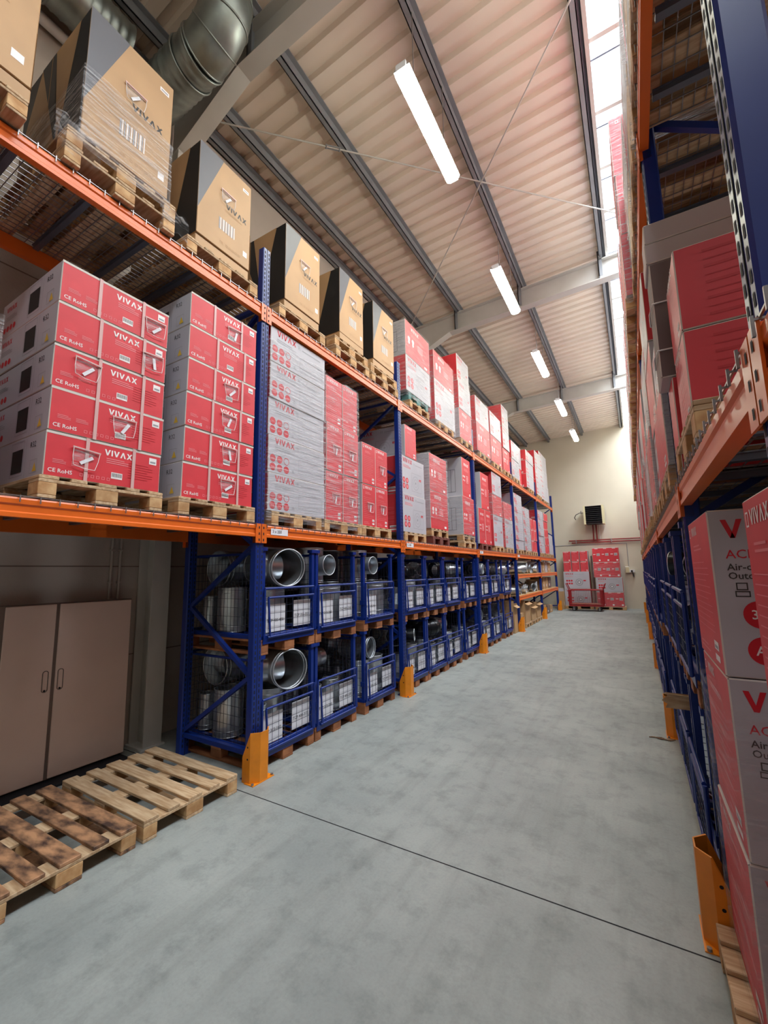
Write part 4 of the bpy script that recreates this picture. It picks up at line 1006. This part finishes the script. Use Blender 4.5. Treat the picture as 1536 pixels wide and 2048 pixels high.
for bay, bn, cs in (('b', 'second', (3.41, 4.23, 5.22)), ('c', 'third', (6.37, 7.19, 8.01, 9.05)), ('d', 'fourth', (10.08, 10.9, 12.1))):
    for i, y in enumerate(cs):
        for lv in (0, 1):
            z = 0 if lv == 0 else .144+SH+.002
            tier = ('lower', 'upper')[lv]
            cage = '%s-tier cage %s of left %s bay' % (tier, POS[i], bn)
            pallet(XC, y, z, 'wooden pallet under '+cage, 'o', 0, bay != 'd', 'wooden pallets under the mesh stillages')
            cd = cards.get((bay, i, lv)); 
            if cd is None: cd = [sizes[kk % 8], sizes[(kk+3) % 8]]; kk += 1
            stillage(XC, y, z+.1445, 1, 'blue wire mesh cage, %s tier, %s from camera in left %s bay' % (tier, POS[i], bn), [c for c in cd])
            if bay == 'b' and i == 0:
                # the nearest cages: large open tees facing the aisle
                zz = z+.1445
                for k, dx, dy, h_, rz_, w_ in (('pipe', -.06, -.2, .235, 0, 'standing mid left in'), ('pipe_s', -.42, -.2, .185, 0, 'standing back left in'), ('pipe', .28, .03, .235, 0, 'standing front middle in'),
                        ('tee', -.06, .2, .225, PI, 'standing mid right in'), ('pipe_s', .42, -.25, .185, 0, 'standing front left in'), ('pipe_s', -.46, .22, .185, 0, 'standing back right in')):
                    fitting(k, (XC+dx, y+dy, zz+.028+h_), (0, 0, rz_), w_+' '+cage)
            else: fill(XC, y, z+.1445, 1, cage, rnd, top='stand' if bay == 'b' and lv == 1 else True)
def big_tee(r, L, rb, nm_):
    mb = MB(); mb.tube((-L/2, 0, 0), (L/2, 0, 0), r, 44, 'galvanised', cap=False)
    for x in (-L/2, L/2): mb.ring((x, 0, 0), (1, 0, 0), r, .007, 'galvanised', 44, 8)
    mb.ring((L/2-.05, 0, 0), (1, 0, 0), r+.001, .006, 'galvanised', 44, 6)
    mb.tube((0, 0, 0), (0, -r-.12, 0), rb, 32, 'galvanised', cap=False); mb.ring((0, -r-.12, 0), (0, 1, 0), rb, .006, 'galvanised', 32)
    return mb.mesh(nm_)
BT = big_tee(.195, .5, .14, 'duct_tee')
tag(inst('duct_tee', BT, None, (-3.42, 3.5, .845), (0, 0, -.3)), 'large open galvanised duct tee facing the aisle in lower nearest cage', 'duct fitting', GF)
tag(inst('duct_tee', BT, None, (-3.42, 3.45, 1.9), (0, .05, -.3)), 'large open duct tee facing the aisle in upper nearest cage', 'duct fitting', GF)
tag(inst('duct_tee', BT, None, (-4.02, 3.41, 1.895), (0, 0, -1.57)), 'large duct tee lying at back of upper nearest cage', 'duct fitting', GF)
tag(inst('duct_tee', BT, None, (-4.02, 3.41, .85), (0, 0, -1.57)), 'large duct tee lying at back of lower nearest cage', 'duct fitting', GF)
# right rack cages
for bay, bn, cs in (('R2', 'second', (3.42, 4.3, 5.2)), ('R3', 'third', (6.36, 7.22, 8.1, 9.0)), ('R4', 'fourth', (10.1, 10.95, 11.8, 12.7))):
    for i, y in enumerate(cs):
        for lv in (0, 1):
            z = 0 if lv == 0 else .144+SH+.002; tier = ('lower', 'upper')[lv]; xc = XR+.0+SD/2-(.04 if bay == 'R3' else 0)
            cage = '%s-tier cage %s of right %s bay' % (tier, POS[i], bn)
            pallet(xc, y, z, 'wooden pallet under '+cage, 'o', PI, False, 'wooden pallets under the mesh stillages')
            stillage(xc, y, z+.1445, -1, 'blue wire mesh cage, %s tier, %s from camera in right %s bay' % (tier, POS[i], bn), [])
            if bay == 'R2': fill(xc, y, z+.1445, -1, cage, rnd, top=(i == 0 or lv == 1))
for i, y in enumerate((13.9, 14.8, 15.7, 17.6, 18.6, 19.6)):
    for lv in (0, 1):
        z = 0 if lv == 0 else .144+SH+.002; tier = ('lower', 'upper')[lv]
        cage = '%s-tier cage, %s of the far six on right' % (tier, ['first', 'second', 'third', 'fourth', 'fifth', 'last'][i])
        pallet(XR+SD/2, y, z, 'wooden pallet under '+cage, 'o', PI, False, 'wooden pallets under the mesh stillages')
        stillage(XR+SD/2, y, z+.1445, -1, 'blue wire mesh '+cage, [])
mb = MB(); mb.poly([(0, 0, 0), (.5, .05, 0), (.5, .05, .1), (.0, 0, .11), (.02, 0, .09), (-.02, 0, .05), (.015, 0, .03)], 'wood'); mb.poly([(0, .012, 0), (.5, .062, 0), (.5, .062, .1), (.0, .012, .11), (.02, .012, .09), (-.02, .012, .05), (.015, .012, .03)][::-1], 'wood')
mb.box(0, .5, .0, .012, .0, .001, 'wood'); mb.box(0, .5, 0, .012, .099, .1, 'wood')
tag(mb.obj('wood_offcut', None, (.1, 4.0, .77)), 'torn pale wood board sticking out of right lower cages', 'board')
mb = MB()
for i in range(7): a = i*.9; mb.tube((-.1+.02*i, .02*math.sin(a), .006), (.02+.02*i, .03*math.cos(a), .008), .005, 5, 'wood_stained')
tag(mb.obj('wood_splinters', None, (.06, 5.66, 0)), 'small heap of wood splinters on floor beside right orange guard', 'debris')

# ------------------------------------------------------------------ far shelves of the left rack
def plain_box(x, y, z, W, D, H, col, label, group, open_top=False):
    mb = MB()
    if open_top:
        mb.box(-D/2, D/2, -W/2, -W/2+.006, 0, H, col); mb.box(-D/2, D/2, W/2-.006, W/2, 0, H*.9, col); mb.box(D/2-.006, D/2, -W/2, W/2, 0, H*.85, col); mb.box(-D/2, -D/2+.006, -W/2, W/2, 0, H, col); mb.box(-D/2, D/2, -W/2, W/2, 0, .006, col)
        mb.poly([(D/2, -W/2, H*.85), (D/2+.1, -W/2+.03, H*.78), (D/2+.1, W/2-.03, H*.78), (D/2, W/2, H*.85)], col)
    else:
        mb.cbox(-D/2, D/2, -W/2, W/2, 0, H, .005, {k: col for k in ('X+', 'X-', 'Y+', 'Y-', 'Z+', 'Z-')}, 'kraft_edge'); mb.box(D/2, D/2+.001, -.03, .03, H*.55, H, 'kraft_edge'); mb.box(-D/2, D/2, -.03, .03, H, H+.001, 'kraft_edge')
        mb.box(D/2, D/2+.001, -W*.35, -W*.12, H*.2, H*.42, 'white_ink')
    return tag(mb.obj('cardboard_box', None, (x, y, z)), label, 'box', group)
GX = 'cardboard boxes around the far shelves'
plain_box(-3.45, 12.92, 0, .42, .55, .92, 'kraft', 'tall brown box on floor just before fourth post', GX, True)
plain_box(-3.35, 13.62, .0, .3, .4, .5, 'kraft', 'small brown box on floor behind the fourth post guard', GX)
for i, y in enumerate((14.4, 15.3, 16.2)):
    pallet(-3.72, y, 0, '%s floor pallet under open boxes in fifth bay' % POS[i], 'w', 0, False, 'wooden pallets in the racks')
    plain_box(-3.55, y, .1445, .74, .8, (.72, .5, .55)[i], 'kraft', '%s open brown box on floor pallets in fifth bay' % POS[i], GX, True)
for i, (y, h, c) in enumerate(((17.5, .3, 'taupe_card'), (18.2, .4, 'kraft'), (19.0, .36, 'taupe_card'), (19.7, .3, 'kraft'))):
    plain_box(-3.6, y, 0, .5, .6, h, c, '%s box on floor of farthest left bay' % ['first', 'second', 'third', 'fourth'][i], GX)
sb = [(17.4, .5, .35, 'white_card'), (18.1, .4, .42, 'kraft'), (18.7, .5, .4, 'white_card'), (19.4, .55, .4, 'taupe_card')]
for zi, (z, w_) in enumerate(((1.04, 'lower'), (1.70, 'upper'))):
    for i, (y, W, h, c) in enumerate(sb):
        plain_box(-3.5, y+.1*zi, z, W, .5, h if zi else h+.05, c if (i+zi) % 2 else 'kraft', '%s box on %s shelf of farthest left bay' % (['first', 'second', 'third', 'fourth'][i], w_), GX)
        if zi: plain_box(-3.5, y+.1, z+h+.0015, W*.7, .4, .08, 'pale_card', 'flat box lying over the %s box, upper far shelf' % ['first', 'second', 'third', 'fourth'][i], GX)
for zi, (z, w_) in enumerate(((1.04, 'lower'), (1.70, 'upper'))):
    for i in range(7):
        y = 13.55+i*.48; k = ['tee', 'pipe_s', 'pipe', 'reducer', 'elbow', 'tee', 'tee_big'][(i+zi*3) % 7]; r = HGT[k]
        fitting(k, (-3.42, y, z+r+.012), (PI/2, 0, 1.57+random.uniform(-.4, .4)) if 'elbow' not in k else (PI/2, 0, i), 'lying %s on %s shelf, fifth left bay' % (['first', 'second', 'third', 'fourth', 'fifth', 'sixth', 'last'][i], w_))
fitting('reducer', (-3.4, 13.6, 2.03), (PI/2, 0, .4), 'lying on the upper shelf fittings behind fourth post') if False else None

# ------------------------------------------------------------------ far wall stacks and trolley
GE = 'cartons stacked at the far wall'
def ebox(x0, x1, yf, z, D, H, fd, cols, label, sd=None):
    me = carton_mesh(x1-x0-.006, D, H-.004, fd, sd, cols)
    return carton(me, ((x0+x1)/2, yf+D/2, z), -PI/2, label, GE)
pallet(-2.4, 21.85, 0, 'wooden pallet under left stack at the far wall', 'w', 0, False); pallet(-1.12, 21.8, 0, 'wooden pallet under right stack at the far wall', 'w', 0, False)
for k, z in enumerate((.1455, .92)):
    ebox(-2.98, -1.88, 21.5, z, .7, .77, 'endw', WR, ('lower' if k == 0 else 'upper')+' white fan-picture carton in left stack at far wall')
for r_ in range(2):
    for c in range(3): ebox(-2.95+c*.36, -2.95+(c+1)*.36-.02, 21.55, 1.69+r_*.475, .6, .47, 'small', RW, '%s red carton of %s row atop left far stack' % (['left', 'middle', 'right'][c], ['lower', 'upper'][r_]))
for k, (z, h, fd, cl, xo, n) in enumerate(((.1455, .63, 'trio', RR, 0, 'red bottom'), (.78, .64, 'endw', WR, 0, 'white'), (1.42, .68, 'trio', RR, -.05, 'red film-draped'), (2.1, .64, 'trio', RR, -.05, 'red top'))):
    ebox(-1.63+xo, -.58+xo, 21.4, z, .8, h, fd, cl, '%s carton of right stack at far wall' % n)
film_shell(-1.7, -.62, 21.4, 22.2, 1.43, 2.05, 'loose film around red carton of right far stack', 'film_thin', .03); film_shell(-1.63, -.58, 21.4, 22.2, .16, .78, 'film round bottom carton of right far stack', 'film_thin')
plain_box(-3.15+.02, 21.3, 0, .3, .3, .8, 'kraft', 'narrow tall brown box left of the red trolley', GX); plain_box(-3.13, 21.3, .8015, .26, .26, .14, 'white_card', 'small white box on top of narrow brown box', GX)
mb = MB(); mb.box(-1.79, -1.735, 21.7, 21.8, 0, 2.4, 'taupe_card', Matrix.Translation((0, 0, 0))); tag(mb.obj('cardboard_sheet'), 'dark folded cardboard sheet standing between the two far stacks', 'cardboard')
t = thing('platform_trolley', 'red mesh-sided platform trolley in front of far wall stacks', 'trolley', (-2.0, 20.75, 0))
mb = MB(); mb.box(-.68, .68, -.36, .36, .21, .27, 'maroon_paint'); mb.box(-.62, .62, -.34, .34, .27, .285, 'wood'); mb.obj('platform', t)
mb = MB()
for y in (-.34, .34):
    mb.tube((-.66, y, .27), (-.66, y, .9), .028, 8, 'maroon_paint'); mb.tube((.66, y, .27), (.66, y, .9), .028, 8, 'maroon_paint'); mb.tube((-.66, y, .9), (.66, y, .9), .022, 8, 'maroon_paint'); mb.tube((-.66, y, .3), (.66, y, .3), .022, 8, 'maroon_paint')
for x in (-.66, .66): mb.tube((x, -.34, .9), (x, .34, .9), .022, 8, 'maroon_paint')
mb.box(-.66, -.56, -.35, -.33, .27, .9, 'maroon_paint'); mb.box(.56, .66, -.35, -.33, .27, .9, 'maroon_paint'); mb.obj('frame', t)
for y in (-.34, .34):
    mb = MB(); wires(mb, (-.64, y, .31), (1, 0, 0), (0, 0, 1), 1.28, .58, .07, .058, .004, 'maroon_paint' if y > 0 else 'wire_steel'); mb.obj('mesh_side', t)
for s_ in (-1, 1):
    mb = MB(); mb.path([(s_*.66, -.2, .88), (s_*.76, -.2, 1.14), (s_*.78, -.17, 1.17), (s_*.78, .17, 1.17), (s_*.76, .2, 1.14), (s_*.66, .2, .88)], .02, 8, 'maroon_paint'); mb.obj('push_handle', t)
for x in (-.5, .5):
    for y in (-.28, .28):
        q = inst('wheel', (lambda mb: (mb.tube((0, -.025, 0), (0, .025, 0), .08, 20, 'rubber'), mb.tube((0, -.03, 0), (0, .03, 0), .04, 12, 'wire_steel'), mb.mesh('wheel'))[-1])(MB()), t, (x, y, .08))
        mb = MB(); mb.box(-.02, .02, -.035, -.03, -.02, .13, 'wire_steel'); mb.box(-.02, .02, .03, .035, -.02, .13, 'wire_steel'); mb.box(-.04, .04, -.04, .04, .12, .13, 'wire_steel'); mb.obj('caster_fork', q)

# ------------------------------------------------------------------ metal cabinet leaning at the left wall
t = thing('metal_cabinet', 'shallow beige two-door metal cabinet leaning on left wall', 'cabinet', (-4.71, 0, .026), 0)
t.rotation_euler = (0, -.02, 0)
mb = MB(); mb.box(-.16, -.02, 1.5, 2.63, 0, 1.56, 'door_edge'); mb.obj('body', t)
for a, b, hy in ((1.55, 1.93, 1.88), (1.96, 2.62, 2.0)):
    mb = MB(); mb.cbox(-.02, .0, a, b, .01, 1.55, .004, {k: 'door_panel' for k in ('X+', 'X-', 'Y+', 'Y-', 'Z+', 'Z-')}, 'door_panel'); d_ = mb.obj('door', t)
    mb = MB(); P = []
    for i in range(25):
        th = 2*PI*i/24; P.append((.002, hy+.022*math.cos(th), .86+(.07 if math.sin(th) > 0 else -.07)+.022*math.sin(th)))
    mb.path(P, .004, 6, 'door_edge'); mb.tube((0, hy, .78), (.005, hy, .78), .009, 10, 'slot_dark'); mb.obj('handle', d_)
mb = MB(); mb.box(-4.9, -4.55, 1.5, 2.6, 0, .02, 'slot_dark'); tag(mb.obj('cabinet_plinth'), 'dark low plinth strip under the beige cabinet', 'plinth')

# ------------------------------------------------------------------ film scraps on the top level
def scrap(loc, s_, label, seed):
    r_ = random.Random(seed); mb = MB(); n = 6; vs = []
    for j in range(n):
        for i in range(n): vs.append((r_.uniform(-.04, .04)*s_, (i/(n-1)-.5)*.4*s_, (j/(n-1)-.5)*.35*s_+r_.uniform(-.03, .03)*s_))
    mb.add(vs, [(j*n+i, j*n+i+1, (j+1)*n+i+1, (j+1)*n+i) for j in range(n-1) for i in range(n-1)], 'pouch_film'); return tag(mb.obj('film_scrap', None, loc), label, 'plastic film')
scrap((XL+.08, 1.12, 4.8), .7, 'torn film tail hanging at nearest brown load', 3)
scrap((XL+.06, 1.85, 4.75), .6, 'torn film tail at right of nearest brown load', 4)
